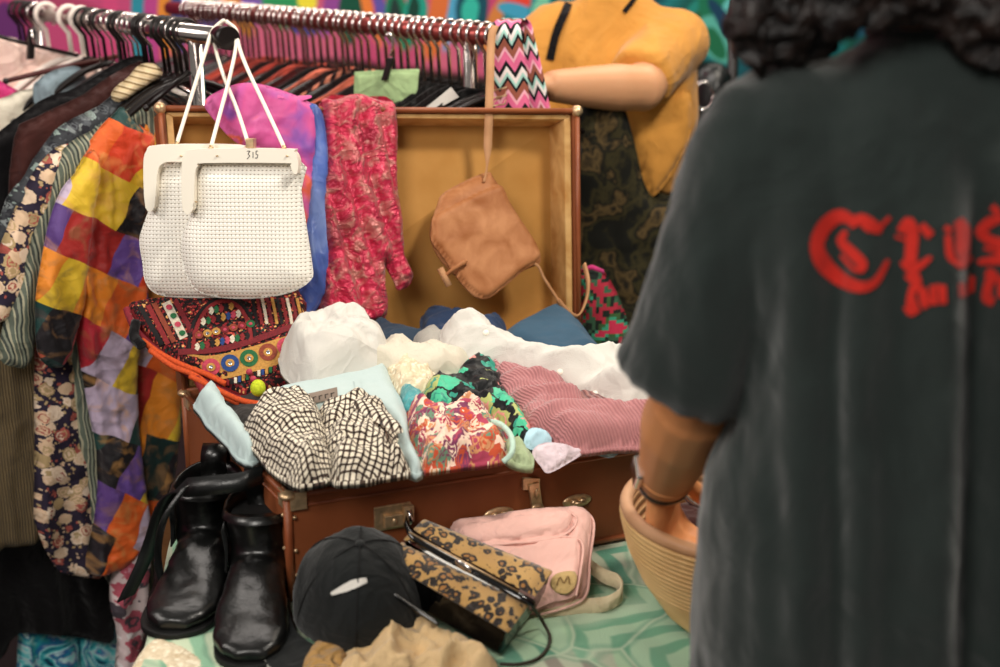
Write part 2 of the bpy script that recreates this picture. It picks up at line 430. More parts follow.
def crushed():
    m = NT('crimson_crushed_satin'); v = m.uv(1); w = m.warp(v, 20, .05)
    a = m.noise(w, 45, 5, 1.0); b = m.noise(v, 7, 3, 1); cr = m.crease(m.uv(1), 40)
    c = m.mix(m.ramp(a, [(.46, 0.0), (.66, 1.0)]), m.ramp(b, [(.35, 'a00c34'), (.5, 'c81c48'), (.7, '801028')]), m.ramp(b, [(.3, 'd88c84'), (.6, 'a8685c'), (.75, 'e04870')]))
    return m.fin(c, .36, m.math('ADD', a, cr), .9, .007, .25, .6, .2)
M['crushed'] = crushed()
def chevron():
    m = NT('chevron_weave'); x = m.xyz(m.uv(1)); zig = m.math('MULTIPLY', m.math('PINGPONG', m.math('MULTIPLY', x[0], 75), 1), 1.3)
    f = m.math('FRACT', m.math('MULTIPLY', m.math('ADD', m.math('MULTIPLY', x[1], 62), zig), .22))
    c = m.ramp(f, [(0, 'f0e8e4'), (.14, '101418'), (.28, 'e8709c'), (.5, 'f4b4c4'), (.6, '9c5a48'), (.8, '101418'), (.9, 'a8d8cc')], 'CONSTANT')
    return m.fin(c, .8, m.noise(m.obj(1), 600, 2), .3, .002)
M['chevron'] = chevron()
def kilim():
    m = NT('kilim_weave'); v = m.uv(1); x = m.xyz(v)
    s = m.n('VectorMath', {'operation': 'SNAP'}, 0, i0=v, i1=(.006, .006, 1))
    r = m.noise(s, 26, 1); c = m.ramp(r, [(.3, '1c2420'), (.38, '3c6048'), (.44, 'b02c40'), (.49, '1c2420'), (.52, '3c5c34'), (.56, '3c9878'), (.62, 'c83050')], 'CONSTANT')
    y = m.math('FRACT', m.math('MULTIPLY', x[1], 220)); return m.fin(c, .9, y, .5, .002)
M['kilim'] = kilim()
def rib(name, c1, c2, k, axis=0, rough=.95, warpa=.004, bs=.9):
    m = NT(name); v = m.warp(m.uv(1), 20, warpa); f = m.math('PINGPONG', m.math('MULTIPLY', m.xyz(v)[axis], k), 1)
    n = m.noise(m.obj(1), 120, 3); c = m.mix(m.math('MULTIPLY', f, m.math('ADD', n, .4)), c2, c1)
    return m.fin(c, rough, m.math('ADD', f, m.math('MULTIPLY', n, .4)), bs, .003, 0, .1, .3)
M['pinkcord'] = rib('dusty_pink_chenille', 'bc8080', 'a66e70', 420, 0, bs=.5)
M['brownrib'] = rib('brown_pink_rib_knit', 'a8746c', '60383a', 230, 0)
M['olive'] = rib('olive_rib_knit', '806c4a', '68563a', 420, 0)
def denim(name, c1, c2, bs=.3):
    m = NT(name); v = m.obj(1); f = m.noise(m.n('Mapping', None, 0, i0=v, i3=(1500, 400, 1500)), 1, 1); n = m.noise(v, 14, 4)
    return m.fin(m.mix(m.math('ADD', m.math('MULTIPLY', f, .4), m.math('MULTIPLY', n, .6)), c1, c2), .9, f, bs, .001, 0, .15, .1)
M['denim'] = denim('mid_blue_denim', '20384a', '40627a'); M['lightdenim'] = denim('bleached_denim', 'a0b4b4', 'c4d2d0'); M['navy'] = denim('navy_denim', '1c2840', '34486a')
def leopard():
    m = NT('leopard_print'); v = m.warp(m.uv(1), 50, .008)
    d = m.vor(v, 74, rnd=.75); g = m.noise(v, 150, 3)
    dd = m.math('ADD', d, m.math('MULTIPLY', m.math('SUBTRACT', g, .5), .5))
    base = m.mix(m.noise(v, 18, 2), '9c7038', 'cca460'); d2 = m.vor(v, 170)
    c = m.mix(m.ramp(d2, [(0, .7), (.18, 0.0)], 'CONSTANT'), base, '3c2410')
    c = m.mix(m.ramp(dd, [(0, 1.0), (.52, 0.0)], 'CONSTANT'), c, '1c1008')
    c = m.mix(m.ramp(dd, [(0, 1.0), (.27, 0.0)], 'CONSTANT'), c, '9c6a30')
    return m.fin(c, .7, m.noise(m.uv(1), 900, 2), .4, .002, 0, .3, .4)
M['leopard'] = leopard()
def leather(name, c1, c2, rough=.45, sc=120, spec=.4, bs=.3, big=9):
    m = NT(name); v = m.obj(1); a = m.noise(v, big, 6, .5); b = m.vor(v, sc * 4)
    return m.fin(m.mix(m.ramp(a, [(.3, 0.0), (.7, 1.0)]), c1, c2), rough, m.math('ADD', m.math('MULTIPLY', b, .3), a), bs, .002, 0, spec)
M['tan'] = leather('tan_leather', '96582c', 'c08458', .6, 120, .3, .12, 26)
M['tanstrap'] = leather('pale_tan_strap', 'a07048', 'c89870', .7, 100, .2)
M['suit'] = leather('brown_fibreboard', '743c20', '90502e', .5, 300, .3, .3, 5)
M['suitrim'] = leather('brown_rim', '7c3c20', 'a05c38', .4, 200, .4)
M['boot'] = leather('black_boot_leather', '040404', '0b0c0b', .3, 60, .6, .25, 20)
M['blackleather'] = leather('black_strap_leather', '0a0b0b', '181a1a', .35, 90, .5)
M['patent'] = plain('black_patent', '050506', .06, 0, .8)
def lining():
    m = NT('lid_paper_lining'); v = m.obj(1); z = m.xyz(m.n('TexCoord', None, 3))[2]; n = m.noise(v, 16, 5)
    c = m.mix(n, 'a87434', 'c89654'); return m.fin(c, .8, m.noise(v, 300, 2), .1, .001, 0, .2)
M['lining'] = lining()
M['woodtrim'] = leather('pale_wood_trim', 'b88448', 'deb478', .5, 50, .3, .1, 30)
M['pinkcan'] = fabric('pink_canvas', 'e8b8ac', .9, 800, 20, .5, .1); M['creamcan'] = fabric('cream_webbing', 'd8c8a4', .9, 600, 30)
M['capcloth'] = fabric('faded_black_cotton', '1c1e1e', .95, 900, 25, .3); M['teecloth'] = fabric('washed_black_jersey', '252d2b', .95, 900, 11, .4, .12, .35)
M['beige'] = fabric('beige_satin', 'dcbc8c', .6, 900, 25, .5, .15, .2); M['straw'] = fabric('straw_weave', 'b08850', .8, 300, 60, .6, .3)
M['mustard'] = fabric('mustard_cotton', 'd49444', .9, 700, 16, .35, .08); M['lilac'] = fabric('pale_lilac_cotton', 'e0cdd4', .9, 700, 30)
M['mint'] = fabric('pale_mint_linen', 'b0cc94', .9); M['greyc'] = fabric('grey_cotton', 'a09c94', .9); M['teal'] = fabric('teal_satin', '3c9ca0', .35, 900, 30, .5, .3, .2, .6)
M['skyc'] = fabric('pale_blue_cotton', 'b8dcea', .8); M['sage'] = fabric('sage_tulle', 'a8b890', .8); M['orange'] = fabric('salmon_orange_cloth', 'd85c38', .8, var=.2)
M['rust'] = fabric('rust_red_cloth', '8c2c1c', .8, var=.35); M['pinkwhite'] = fabric('pale_pink_cotton', 'f0d0c4', .9); M['magenta'] = fabric('magenta_cloth', 'c83878', .8)
M['white2'] = fabric('warm_white_cotton', 'd2cab8', .9, 700, 14, .6, .04); M['brown'] = fabric('dark_brown_cloth', '3a1a16', .8, var=.3)
def lacem():
    m = NT('cream_lace'); v = m.uv(1); a = m.vor(m.warp(v, 40, .02), 130); b = m.noise(v, 60, 4)
    return m.fin(m.mix(m.math('MULTIPLY', m.ramp(a, [(.2, 0.0), (.5, 1.0)]), b), 'f0e6cc', 'b89c74'), .9, a, .8, .003, 0, .2)
M['lace'] = lacem()
def tableclo():
    m = NT('green_tapestry_cloth'); v = m.warp(m.obj(1, (0, 0, .5)), 6, .05); x = m.xyz(v)
    big = m.vor(v, 7, 'DISTANCE_TO_EDGE'); rr = m.xyz(m.vor(v, 7, out='Color'))
    zig = m.math('MULTIPLY', m.math('PINGPONG', m.math('MULTIPLY', x[1], 9), 1), .10)
    f = m.math('PINGPONG', m.math('MULTIPLY', m.math('ADD', x[0], zig), 34), 1)
    leafc = m.mix(m.ramp(f, [(.35, 0.0), (.55, 1.0)]), m.ramp(rr[0], [(0, '6ea484'), (.3, '8cb898'), (.5, '8a8478'), (.62, '5c947c'), (.8, 'a8c8a4')], 'CONSTANT'), m.ramp(rr[1], [(0, 'a4c4a4'), (.5, 'c8d8b8'), (.7, 'b0b8a0')], 'CONSTANT'))
    c = m.mix(m.ramp(big, [(.03, .45), (.06, 0.0)]), leafc, '5c9478')
    c = m.mix(m.ramp(big, [(0, .6), (.02, 0.0)]), c, 'c8d4b8')
    c = m.mix(m.ramp(m.noise(v, 4, 2), [(.55, 0.0), (.62, .8)]), c, 'c4d8bc')
    return m.fin(c, .95, m.noise(m.obj(1), 500, 2), .6, .002, 0, .1, .2)
M['tablecloth'] = tableclo()
def wood():
    m = NT('dark_wood'); v = m.obj((3, 30, 30)); return m.fin(m.mix(m.noise(v, 2, 5, .5), '4a2c18', '7c5230'), .5)
M['wood'] = wood()
def basketm():
    m = NT('basket_weave'); z = m.xyz(m.n('TexCoord', None, 3)); f = m.math('PINGPONG', m.math('MULTIPLY', z[2], 170), 1)
    n = m.noise(m.obj(1), 40, 4); c = m.mix(m.math('MULTIPLY', f, m.math('ADD', n, .35)), '8a5a34', 'd8ac7c')
    return m.fin(c, .6, f, .8, .004)
M['basket'] = basketm(); M['cane'] = leather('pale_cane', 'b08650', 'dcb880', .5, 60); M['basketrim'] = leather('basket_rim_cane', 'a0724c', 'c89c78', .5, 60)
def skin(name, a, b):
    m = NT(name); v = m.obj(1); return m.fin(m.mix(m.noise(v, 8, 4), a, b), .5, m.noise(v, 200, 3), .1, .001, 0, .35, 0, Subsurface_Weight=.08, Subsurface_Radius=(.02, .008, .004))
M['skin'] = skin('warm_skin', 'cc8450', 'e09c68'); M['skin2'] = skin('fair_skin', 'd09468', 'dca47c')
def hairm():
    m = NT('dark_curly_hair'); v = m.obj(1); n = m.noise(v, 40, 5, 1.5); return m.fin(m.mix(m.ramp(n, [(.4, 0.0), (.7, 1.0)]), '080505', '241610'), .45, n, .9, .01, 0, .4)
M['hair'] = hairm()
def camo():
    m = NT('camouflage_cotton'); v = m.obj(1); a = m.noise(v, 15, 6, .3); c = m.ramp(a, [(0, '080806'), (.44, '14140e'), (.5, '3a341c'), (.55, '0e0f0a'), (.6, '5c4a2c'), (.66, '201a10')], 'LINEAR')
    return m.fin(c, .9, m.noise(v, 30, 3), .3, .003)
M['camo'] = camo()
M['red'] = fabric('red_print', 'c02a20', .8, 900, 40, .1, .2)
def mesh_bag():
    m = NT('white_mesh_beads'); x = m.xyz(m.uv(1))
    a = m.math('PINGPONG', m.math('MULTIPLY', x[0], 330), 1); b = m.math('PINGPONG', m.math('MULTIPLY', x[1], 330), 1)
    h = m.math('ADD', m.math('MULTIPLY', a, .45), b)
    c = m.ramp(h, [(.0, '3c3024'), (.16, '7c6c54'), (.30, 'e8e0d0'), (.45, 'fffaf0')])
    hb = m.math('MULTIPLY', m.math('MINIMUM', a, .5), m.math('MINIMUM', b, .5))
    return m.fin(c, .35, hb, .6, .003, 0, .5)
M['meshbag'] = mesh_bag()
M['floorm'] = plain('dark_floor', '1a1412', .8, nz=.3, ns=4)
# ------------------------------------------------------------------ camera, light, room
cd = bpy.data.cameras.new('camera'); cam = bpy.data.objects.new('camera', cd); C.objects.link(cam)
cam.location = CAM; cam.rotation_euler = (PI / 2 - PITCH, 0, 0); cd.sensor_width = 36; cd.lens = FPX * 36 / 1000
cd.dof.use_dof = True; cd.dof.focus_distance = 2.05; cd.dof.aperture_fstop = 2.8; cd.clip_start = .05
sc.camera = cam
sc.view_settings.view_transform = 'Standard'; sc.view_settings.look = 'None'; sc.view_settings.exposure = 0.0
def area(name, loc, target, size, power, col):
    l = bpy.data.lights.new(name, 'AREA'); l.size = size; l.energy = power; l.color = col
    o = bpy.data.objects.new(name, l); C.objects.link(o); o.location = loc
    o.rotation_euler = (Vector(target) - Vector(loc)).to_track_quat('-Z', 'Y').to_euler(); return o
area('lamp_key', (1.05, 1.3, 2.95), (-.15, 2.0, .9), 0.35, 43, (1, .93, .82))
area('fill_front', (-.75, -.2, 2.5), (-.2, 1.9, .8), 0.9, 36, (1, .95, .88))  # soft fill added to lift the suitcase front, no visible source
area('fill_left', (-2.0, 1.2, 2.4), (-.7, 2.2, .8), .8, 20, (1, .93, .86))  # fill added to brighten the garments at lower left
area('lamp_back', (.9, 3.4, 3.0), (.5, 2.6, 1.0), 1.0, 30, (1, .9, .76))
area('lamp_mural', (-.6, 3.2, 3.1), (-.6, 4.6, 1.4), 1.2, 40, (1, .92, .85))
w = bpy.data.worlds.new('world'); sc.world = w; w.use_nodes = True
w.node_tree.nodes['Background'].inputs[0].default_value = (1, .93, .86, 1); w.node_tree.nodes['Background'].inputs[1].default_value = .2
# floor and walls
struct(MB().box((0, 2.2, -.02), np.eye(3), (3.4, 3.4, .02)).build('floor', M['floorm']))
WY = 4.7
def mural():
    m = NT('mural_paint'); co = m.n('TexCoord', None, 3); v = m.warp(co, 2.2, .12); v = m.warp(v, 9, .02); x = m.xyz(v)
    c = m.ramp(x[0], [(0, 'b03a68')], 'CONSTANT')
    big = m.noise(v, 1.6, 3, 1.5)
    c = m.mix(m.ramp(m.math('ADD', x[0], .0), [(0, 0.0), (.001, 1.0)]), m.mix(m.ramp(big, [(.4, 0.0), (.6, 1.0)]), 'b8406c', 'c8607c'), m.ramp(big, [(.3, '0a3c4c'), (.42, '1c7c80'), (.5, '0c4a3c'), (.6, '14506c'), (.7, '2c8c6c')]))
    S = [  # px, py, rx, ry (pixels), angle, colour
        (-20, 40, 210, 140, 0, 'c24a78'), (60, 4, 50, 14, .2, 'b04468'), (8, 40, 18, 40, 0, '6a3070'),
        (112, 10, 7, 60, .1, 'd04a7c'), (138, 10, 9, 70, .1, '2c8ca0'), (150, 8, 8, 70, .1, 'b84488'), (163, 10, 7, 70, .1, 'e08a34'), (176, 8, 8, 70, .1, '2c4c80'),
        (200, 14, 24, 34, 0, '6c5ca8'), (204, 6, 19, 17, 0, '141c28'), (205, 4, 12, 8, 0, '3c8c50'), (236, 10, 10, 34, -.4, 'd8862c'), (258, 6, 14, 26, 0, '7a58a8'),
        (285, 8, 22, 26, .2, '2c9058'), (306, 6, 9, 9, 0, 'e8d83c'), (303, 26, 20, 12, 0, '3c3c88'), (330, 8, 9, 34, .3, '8c4490'), (350, 8, 14, 44, .2, '0c4c38'),
        (366, 12, 6, 40, -.3, 'e07a34'), (378, 8, 6, 40, -.3, '5c50a0'), (398, 16, 14, 36, -.2, '187858'), (396, 14, 7, 20, -.2, '1c3430'), (416, 10, 12, 30, .2, '1c9480'),
        (415, 6, 6, 14, .2, '0c3c30'), (440, 14, 12, 50, .3, 'd06a34'), (456, 8, 6, 46, .3, '4c9cc0'), (474, 14, 16, 40, 0, '0e4858'), (472, 10, 8, 18, 0, '30b09c'), (496, 22, 8, 30, .4, 'c87a3c'),
        (520, 2, 15, 9, 0, 'd84030'), (519, 14, 22, 8, .3, '3c98b8'), (545, 24, 14, 40, -.2, '1c8088'), (541, 8, 8, 14, .4, '74c0a0'),
        (702, 24, 18, 26, .3, '208478'), (704, 24, 10, 16, .3, '2c5c38'), (722, 10, 20, 26, -.6, '187050'), (718, 40, 18, 26, -.5, '58b0a0'), (716, 44, 10, 18, -.5, '1c6c48'), (742, 8, 16, 12, -.5, '64c0bc'), (735, 30, 8, 40, -.7, '123c58'),
        (705, 110, 40, 50, 0, '0c1412'), (650, 260, 130, 150, 0, '120e0c'), (330, 120, 260, 60, 0, '2a1814'), (120, 120, 120, 60, 0, '301418')]
    for px, py, rx, ry, a, col in S:
        p = PY(px, py, WY); s = 1389 / (WY / ray(px, py)[1])
        q = m.n('Mapping', {'vector_type': 'TEXTURE'}, 0, i0=v, i1=(p[0], 0, p[2]), i2=(0, a, 0), i3=(rx / s, 1e4, ry / s))
        d = m.n('VectorMath', {'operation': 'LENGTH'}, 1, i0=q)
        c = m.mix(m.ramp(d, [(.9, 1.0), (1.0, 0.0)]), c, col)
    return m.fin(c, .8)
M['mural'] = mural()
o = MB().quadbox([(-3.4, WY, 0), (3.4, WY, 0), (3.4, WY + .1, 0), (-3.4, WY + .1, 0)], [(-3.4, WY, 3.2), (3.4, WY, 3.2), (3.4, WY + .1, 3.2), (-3.4, WY + .1, 3.2)]).build('wall_back', M['mural']); struct(o)
for sx, nm in ((-1, 'wall_left'), (1, 'wall_right')):
    struct(MB().box((sx * 3.45, 2.6, 1.6), np.eye(3), (.05, 2.2, 1.6)).build(nm, plain('painted_' + nm, '7c3450' if sx < 0 else '1c4048', .85, nz=.2, ns=3)))
# ------------------------------------------------------------------ table
TZ = .70
FL = np.array([-.2757, 1.67]); FR = np.array([.336, 1.93]); BL = np.array([-.50, 2.09]); BR = np.array([.14, 2.36])
u2 = norm(FR - FL); v2 = np.array([-u2[1], u2[0]])
tA = np.array([-.435, 1.46]); 
def T3(p, z): return np.array([p[0], p[1], z])
tq = [np.array([-.428, 1.455]), np.array([.20, 1.455]), np.array([.60, 1.60]), np.array([.46, 2.30]), np.array([.20, 2.44]), np.array([-.515, 2.12]), np.array([-.462, 1.76])]
table = empty('market_table', (0, 1.9, 0), 'wooden trestle table standing under the green patterned cloth', 'table')
def prism(mb, P, z0, z1):
    n = len(P); return mb.add([(p[0], p[1], z0) for p in P] + [(p[0], p[1], z1) for p in P], [tuple(range(n))[::-1], tuple(range(n, 2 * n))] + [(i, (i + 1) % n, n + (i + 1) % n, n + i) for i in range(n)], False)
prism(MB(), tq, TZ - .03, TZ - .004).build('tabletop', M['wood'], table)
for p in ((-.38, 1.53), (.28, 1.53), (-.52, 2.06), (.42, 2.3)):
    MB().box((p[0], p[1], (TZ - .03) / 2), np.eye(3), (.022, .022, (TZ - .03) / 2)).build('leg', M['wood'], table)
# cloth over it: top plus hanging skirt with folds
def tablecloth():
    n = 240; per = []; L = len(tq)
    c = sum(tq) / L
    Q = [c + (p - c) * 1.012 for p in tq]
    dense = []
    for i in range(L):
        a, b = Q[i], Q[(i + 1) % L]
        for k in range(36): dense.append(a + (b - a) * k / 36)
    dense = np.array(dense); N = len(dense); V = []; Fc = []
    rings = [(.0, 0)] + [(r, 0) for r in (.25, .5, .75, .9, .985)] + [(1.0, .008), (1.006, .03)] + [(1.012, d) for d in (.08, .15, .24, .34, .44, .55)]
    k = np.arange(N)
    for r, dz in rings:
        for i in range(N):
            p = c + (dense[i] - c) * r
            wv = .022 * min(1, dz / .3) * (math.sin(i * .52) + math.sin(i * .31 + 1))
            dr = norm(dense[i] - c) * wv if r > 0 else 0
            V.append((p[0] + (dr[0] if r > 0 else 0), p[1] + (dr[1] if r > 0 else 0), TZ + .001 - dz + (0.0012 * math.sin(p[0] * 90 + p[1] * 60) if dz == 0 else 0)))
    for j in range(len(rings) - 1):
        for i in range(N): a = j * N + i; b = j * N + (i + 1) % N; Fc.append((a, b, b + N, a + N))
    return pymesh('tablecloth', V, Fc, M['tablecloth'])
tag(tablecloth(), 'pale green patterned tapestry cloth covering the table under the suitcase and boots', 'tablecloth')
# ------------------------------------------------------------------ suitcase
RZ = .852
case = empty('suitcase', T3((FL + BR) / 2, TZ), 'open vintage brown suitcase full of clothes, lid standing up behind them', 'suitcase')
mb = MB(); TH = .008
Q = [FL, FR, BR, BL]; cc = sum(Q) / 4
Qi = [p + norm(cc - p) * TH * 1.4 for p in Q]
for i in range(4):
    a, b, ai, bi = Q[i], Q[(i + 1) % 4], Qi[i], Qi[(i + 1) % 4]
    mb.quadbox([T3(a, TZ + .004), T3(b, TZ + .004), T3(bi, TZ + .004), T3(ai, TZ + .004)], [T3(a, RZ), T3(b, RZ), T3(bi, RZ), T3(ai, RZ)])
prism(mb, Q, TZ + .003, TZ + .012)
mb.build('base_shell', M['suit'], case, .004)
# rims and corner bindings
mb = MB()
for z, r in ((RZ, .0045), (RZ - .016, .0025), (TZ + .008, .0045)):
    for i in range(4): mb.tube([T3(Q[i], z), T3(Q[(i + 1) % 4], z)], r, 8)
mb.build('rim', M['suitrim'], case)
for p in Q: MB().tube([T3(p, TZ + .005), T3(p, RZ)], .006, 8).build('corner_binding', M['suitrim'], case)
nF = np.array([u2[1], -u2[0]])   # out of the front face
def FP(s, z, out=.0): p = FL + (FR - FL) * s + nF * out; return T3(p, z)
U3 = T3(u2, 0); N3 = T3(nF, 0); Z3 = np.array([0, 0, 1.0])
# metal corner guards
for p in (FL, FR, BL):
    mb = MB()
    for d in ((U3 if p is not FR else -U3), ):
        mb.box(T3(p, RZ - .008) + d * .011 + N3 * (.002 if p is not BL else 0), (U3, N3, Z3), (.014, .0035, .012))
    ds = T3(norm(BL - FL), 0); s = -1 if p is BL else 1
    nn = np.cross(ds, Z3)
    mb.box(T3(p, RZ - .008) + ds * .013 * s - nn * (0 if p is not FR else 0), (ds, nn, Z3), (.014, .0035, .012))
    mb.ell(T3(p, RZ + .001), (.011, .011, .006))
    mb.build('corner_guard', M['brass'], case, .001)
for z in (RZ - .03, TZ + .075, TZ + .04, TZ + .02):
    MB().ell(FP(.012, z, .003), (.003, .003, .003), nu=8, nv=6).build('rivet', M['brass'], case)
    MB().ell(T3(FL + norm(BL - FL) * .01, z) + np.array([-.003, 0, 0]), (.003, .003, .003), nu=8, nv=6).build('rivet', M['brass'], case)
def fs(px, py):   # where a pixel lies along the front face
    n = T3(nF, 0); d = ray(px, py); t = np.dot(T3(FL, 0) - CAM, n) / np.dot(d, n); p = CAM + d * t
    return np.dot(p[:2] - FL, u2) / np.linalg.norm(FR - FL), p[2]
for px, py, kind in ((392, 516, 'lock'), (498, 513, 'post'), (576, 500, 'post'), (533, 492, 'hasp'), (735, 470, 'lock')):
    s, z = fs(px, py); mb = MB()
    if kind == 'lock':
        mb.box(FP(s, z, .002), (U3, N3, Z3), (.026, .002, .0175)); mb.box(FP(s, z - .004, .006), (U3, N3, Z3), (.013, .004, .009))
        mb.ell(FP(s, z - .004, .010), (.004, .003, .005), nu=10, nv=8)
        mb.box(FP(s + .03, z + .004, .008), (U3, N3, Z3), (.007, .006, .012))
        mb.build('latch', M['brass'], case, .0015)
        mb = MB(); mb.tube([FP(s + .028, z + .012, .016), FP(s + .03, z, .02), FP(s + .03, z - .012, .015)], .0035, 8); mb.build('latch_hook', M['chrome'], case)
    elif kind == 'post':
        mb.ell(FP(s, z, .003), (.023, .0045, .010), (U3, N3, Z3)); mb.ell(FP(s - .010, z, .009), (.006, .004, .006), (U3, N3, Z3)); mb.ell(FP(s + .010, z, .009), (.006, .004, .006), (U3, N3, Z3))
        mb.tube([FP(s - .012, z, .012), FP(s + .012, z, .012)], .003, 8); mb.build('handle_mount', M['brass'], case)
    else:
        mb.box(FP(s - .008, z + .015, .004), (norm(U3 - Z3 * .15), N3, Z3), (.013, .003, .009)); mb.box(FP(s, z - .004, .008), (norm(U3 + .12 * Z3), N3, norm(Z3 - .15 * U3)), (.008, .003, .021))
        mb.ell(FP(s + .003, z - .020, .011), (.010, .004, .007), (U3, N3, Z3)); mb.ell(FP(s, z + .002, .012), (.003, .003, .008), (U3, N3, Z3))
        mb.build('center_hasp', M['brass'], case, .001)
# lid
LBL = T3(BL, RZ + .004); LBR = T3(BR, RZ + .004)
LTL = PZ(160, 108, 1.285); LTR = PZ(577, 111, 1.262)
lq = [LBL, LBR, LTR, LTL]; ln = norm(np.cross(LBR - LBL, LTL - LBL)); ln = ln if ln[1] < 0 else -ln
D = .075; lc = sum(lq) / 4
li = [p + norm(lc - p) * .020 for p in lq]; bk = [p - ln * D for p in lq]; bki = [p - ln * (D - .006) for p in li]
lid = MB()
for i in range(4):
    j = (i + 1) % 4; s1 = lq[i] + norm(lc - lq[i]) * .009; s2 = lq[j] + norm(lc - lq[j]) * .009
    lid.quadbox([lq[i], lq[j], s2, s1], [bk[i], bk[j], s2 - ln * D, s1 - ln * D])
lid.quadbox([b + ln * .004 for b in bk], bk)
lid = lid.build('lid_shell', M['suit'], case, .003)
mb = MB()
for i in range(4):
    j = (i + 1) % 4; s = [lq[k] + norm(lc - lq[k]) * .010 - ln * .006 for k in (i, j)]; e = [lq[k] + norm(lc - lq[k]) * .024 - ln * .006 for k in (i, j)]
    mb.quadbox([s[0], s[1], e[1], e[0]], [p - ln * (D - .01) for p in (s[0], s[1], e[1], e[0])])
adopt(lid, mb.build('lid_trim', M['woodtrim'], None, .002))
mb = MB(); mb.quadbox([b + ln * .009 for b in bk], [b + ln * .005 for b in bk]); adopt(lid, mb.build('lid_lining', M['lining']))
mb = MB()
for i in range(4): mb.tube([lq[i], lq[(i + 1) % 4]], .0045, 8)
adopt(lid, mb.build('lid_rim', M['suitrim']))
for p in (LTL, LTR): adopt(lid, MB().ell(p, (.010, .010, .010)).build('corner_guard', M['brass']))
for s in (.15, .5, .85): q = LBL + (LBR - LBL) * s; mb = MB(); mb.box(q + ln * .004, (norm(LBR - LBL), ln, Z3), (.018, .003, .012)); mb.tube([q - norm(LBR - LBL) * .018 + ln * .004, q + norm(LBR - LBL) * .018 + ln * .004], .004, 8); mb.build('hinge', M['brass'], case)
LID = Plane((LBL + LBR + LTL + LTR) / 4, ln)
# ------------------------------------------------------------------ clothes racks
def rack(name, A, B, label, r=.016, rm=None):
    A = np.array(A); B = np.array(B); d = norm(B - A); t = empty(name, (A[0], A[1], 0), label, 'clothes rack')
    pr = np.array([-d[1], d[0], 0])
    MB().tube([A, B], r, 16).build('rail', rm or M['chrome'], t)
    for p in (A + d * .12, B - d * .12):
        MB().tube([p - Z3 * .01, T3(p[:2], .06)], .013, 12).build('post', M['chrome'], t)
        MB().tube([T3(p[:2], .055) - pr * .24, T3(p[:2], .055) + pr * .24], .013, 12).build('foot', M['chrome'], t)
        for s in (-.2, .2): MB().ell(T3(p[:2], .026) + pr * s, (.012, .026, .026)).build('caster', M['blackplastic'], t)
    for p, s in ((A, -1), (B, 1))[:1]: MB().tube([p - d * .012 * (1 if s < 0 else -1) * 1.0, p + d * .022 * (1 if s < 0 else -1)], r + .003, 20).build('end_cap', M['blackplastic'], t)
    return t
E1 = PY(226, 38, 2.30); d1 = ray(18, 11); F1 = CAM + d1 * ((E1[2] - 1.55) / d1[2])
E2 = PY(512, 38, 2.47); d2 = ray(170, 8); F2 = CAM + d2 * ((E2[2] - 1.55) / d2[2])
rack('clothes_rack', E1, F1, 'chrome clothes rail packed with hangers at the left, white mesh purses hung on its end')
rack('clothes_rack', E2, F2, 'chrome clothes rail behind the suitcase lid with the zigzag strap over its end', rm=plain('reddish_steel', '9c4c48', .3, .8))
R1 = norm(F1 - E1); R2 = norm(F2 - E2); L1 = np.linalg.norm(F1 - E1); L2 = np.linalg.norm(F2 - E2)
def arm_dir(R): a = np.array([R[1], -R[0], 0]); return norm(-a if a[0] > 0 else a)   # towards the camera's left
A1 = arm_dir(R1); A2 = arm_dir(R2)
def hook_pts(R, A, r=.022, drop=.05):
    # hook loop lying in the plane of the hanger, rail at origin
    pts = []
    for k in range(15):
        t = math.radians(-60 + 255 * k / 14)   # from open tip round over the top
        pts.append(A * math.cos(t) * -r + Z3 * (math.sin(t) * r))
    pts.append(Z3 * -.030 + A * 0.004); pts.append(Z3 * -drop)
    return pts
def hanger(O, R, A, mat, hr=.0035, arm=.19, sl=.12, thick=.004, flatk=1.6, wire=False, name='clothes_hanger', drop=.08, label=None, group=None, hookmat=None, tilt=0):
    c, s = math.cos(tilt), math.sin(tilt); A = A * c + R * s
    O = O + Z3 * 0.0
    t = empty(name, O, label, 'hanger', group)
    MB().tube([O + p for p in hook_pts(R, A, .0225, drop)], hr, 8).build('hook', hookmat or mat, t)
    n = O - Z3 * (drop - .004); m = MB()
    if wire:
        m.tube([n, n + A * arm - Z3 * sl], .002, 6); m.tube([n, n - A * arm - Z3 * sl], .002, 6); m.tube([n + A * arm - Z3 * sl, n - A * arm - Z3 * sl], .002, 6)
    else:
        for sg in (1, -1):
            P = [n - Z3 * 0 - A * sg * .01, n + A * sg * arm * .3 - Z3 * sl * .16, n + A * sg * arm * .7 - Z3 * sl * .58, n + A * sg * arm - Z3 * sl]
            m.tube(spline(P, 5), thick, 8, R, flatk)
        m.tube([n + A * arm * .93 - Z3 * sl * .93, n - A * arm * .93 - Z3 * sl * .93], .0028, 6)
    m.build('arms', mat, t)
    return t, n
def copy_tree(o, off, par=None, label=None):
    c = o.copy(); C.objects.link(c)
    if par is None: c.location = o.location + Vector([float(x) for x in off])
    else: c.parent = par; c.matrix_parent_inverse = o.matrix_parent_inverse.copy()
    if label: c['label'] = label
    for ch in list(o.children): copy_tree(ch, off, c)
    return c
def rp(px, E, R):    # distance along a rail whose point shows at pixel column px
    best = None
    for k in range(400):
        s = -.02 + k * .004; p = E + R * s - CAM; x = 500 + FPX * p[0] / np.dot(p, cF)
        if best is None or abs(x - px) < best[0]: best = (abs(x - px), s)
    return best[1]
protos1 = {}
lab1 = {'black': 'black plastic hanger hooked over the left rail', 'white': 'thick white plastic hanger hooked over the left rail', 'wire': 'thin chrome wire hanger hooked over the left rail'}
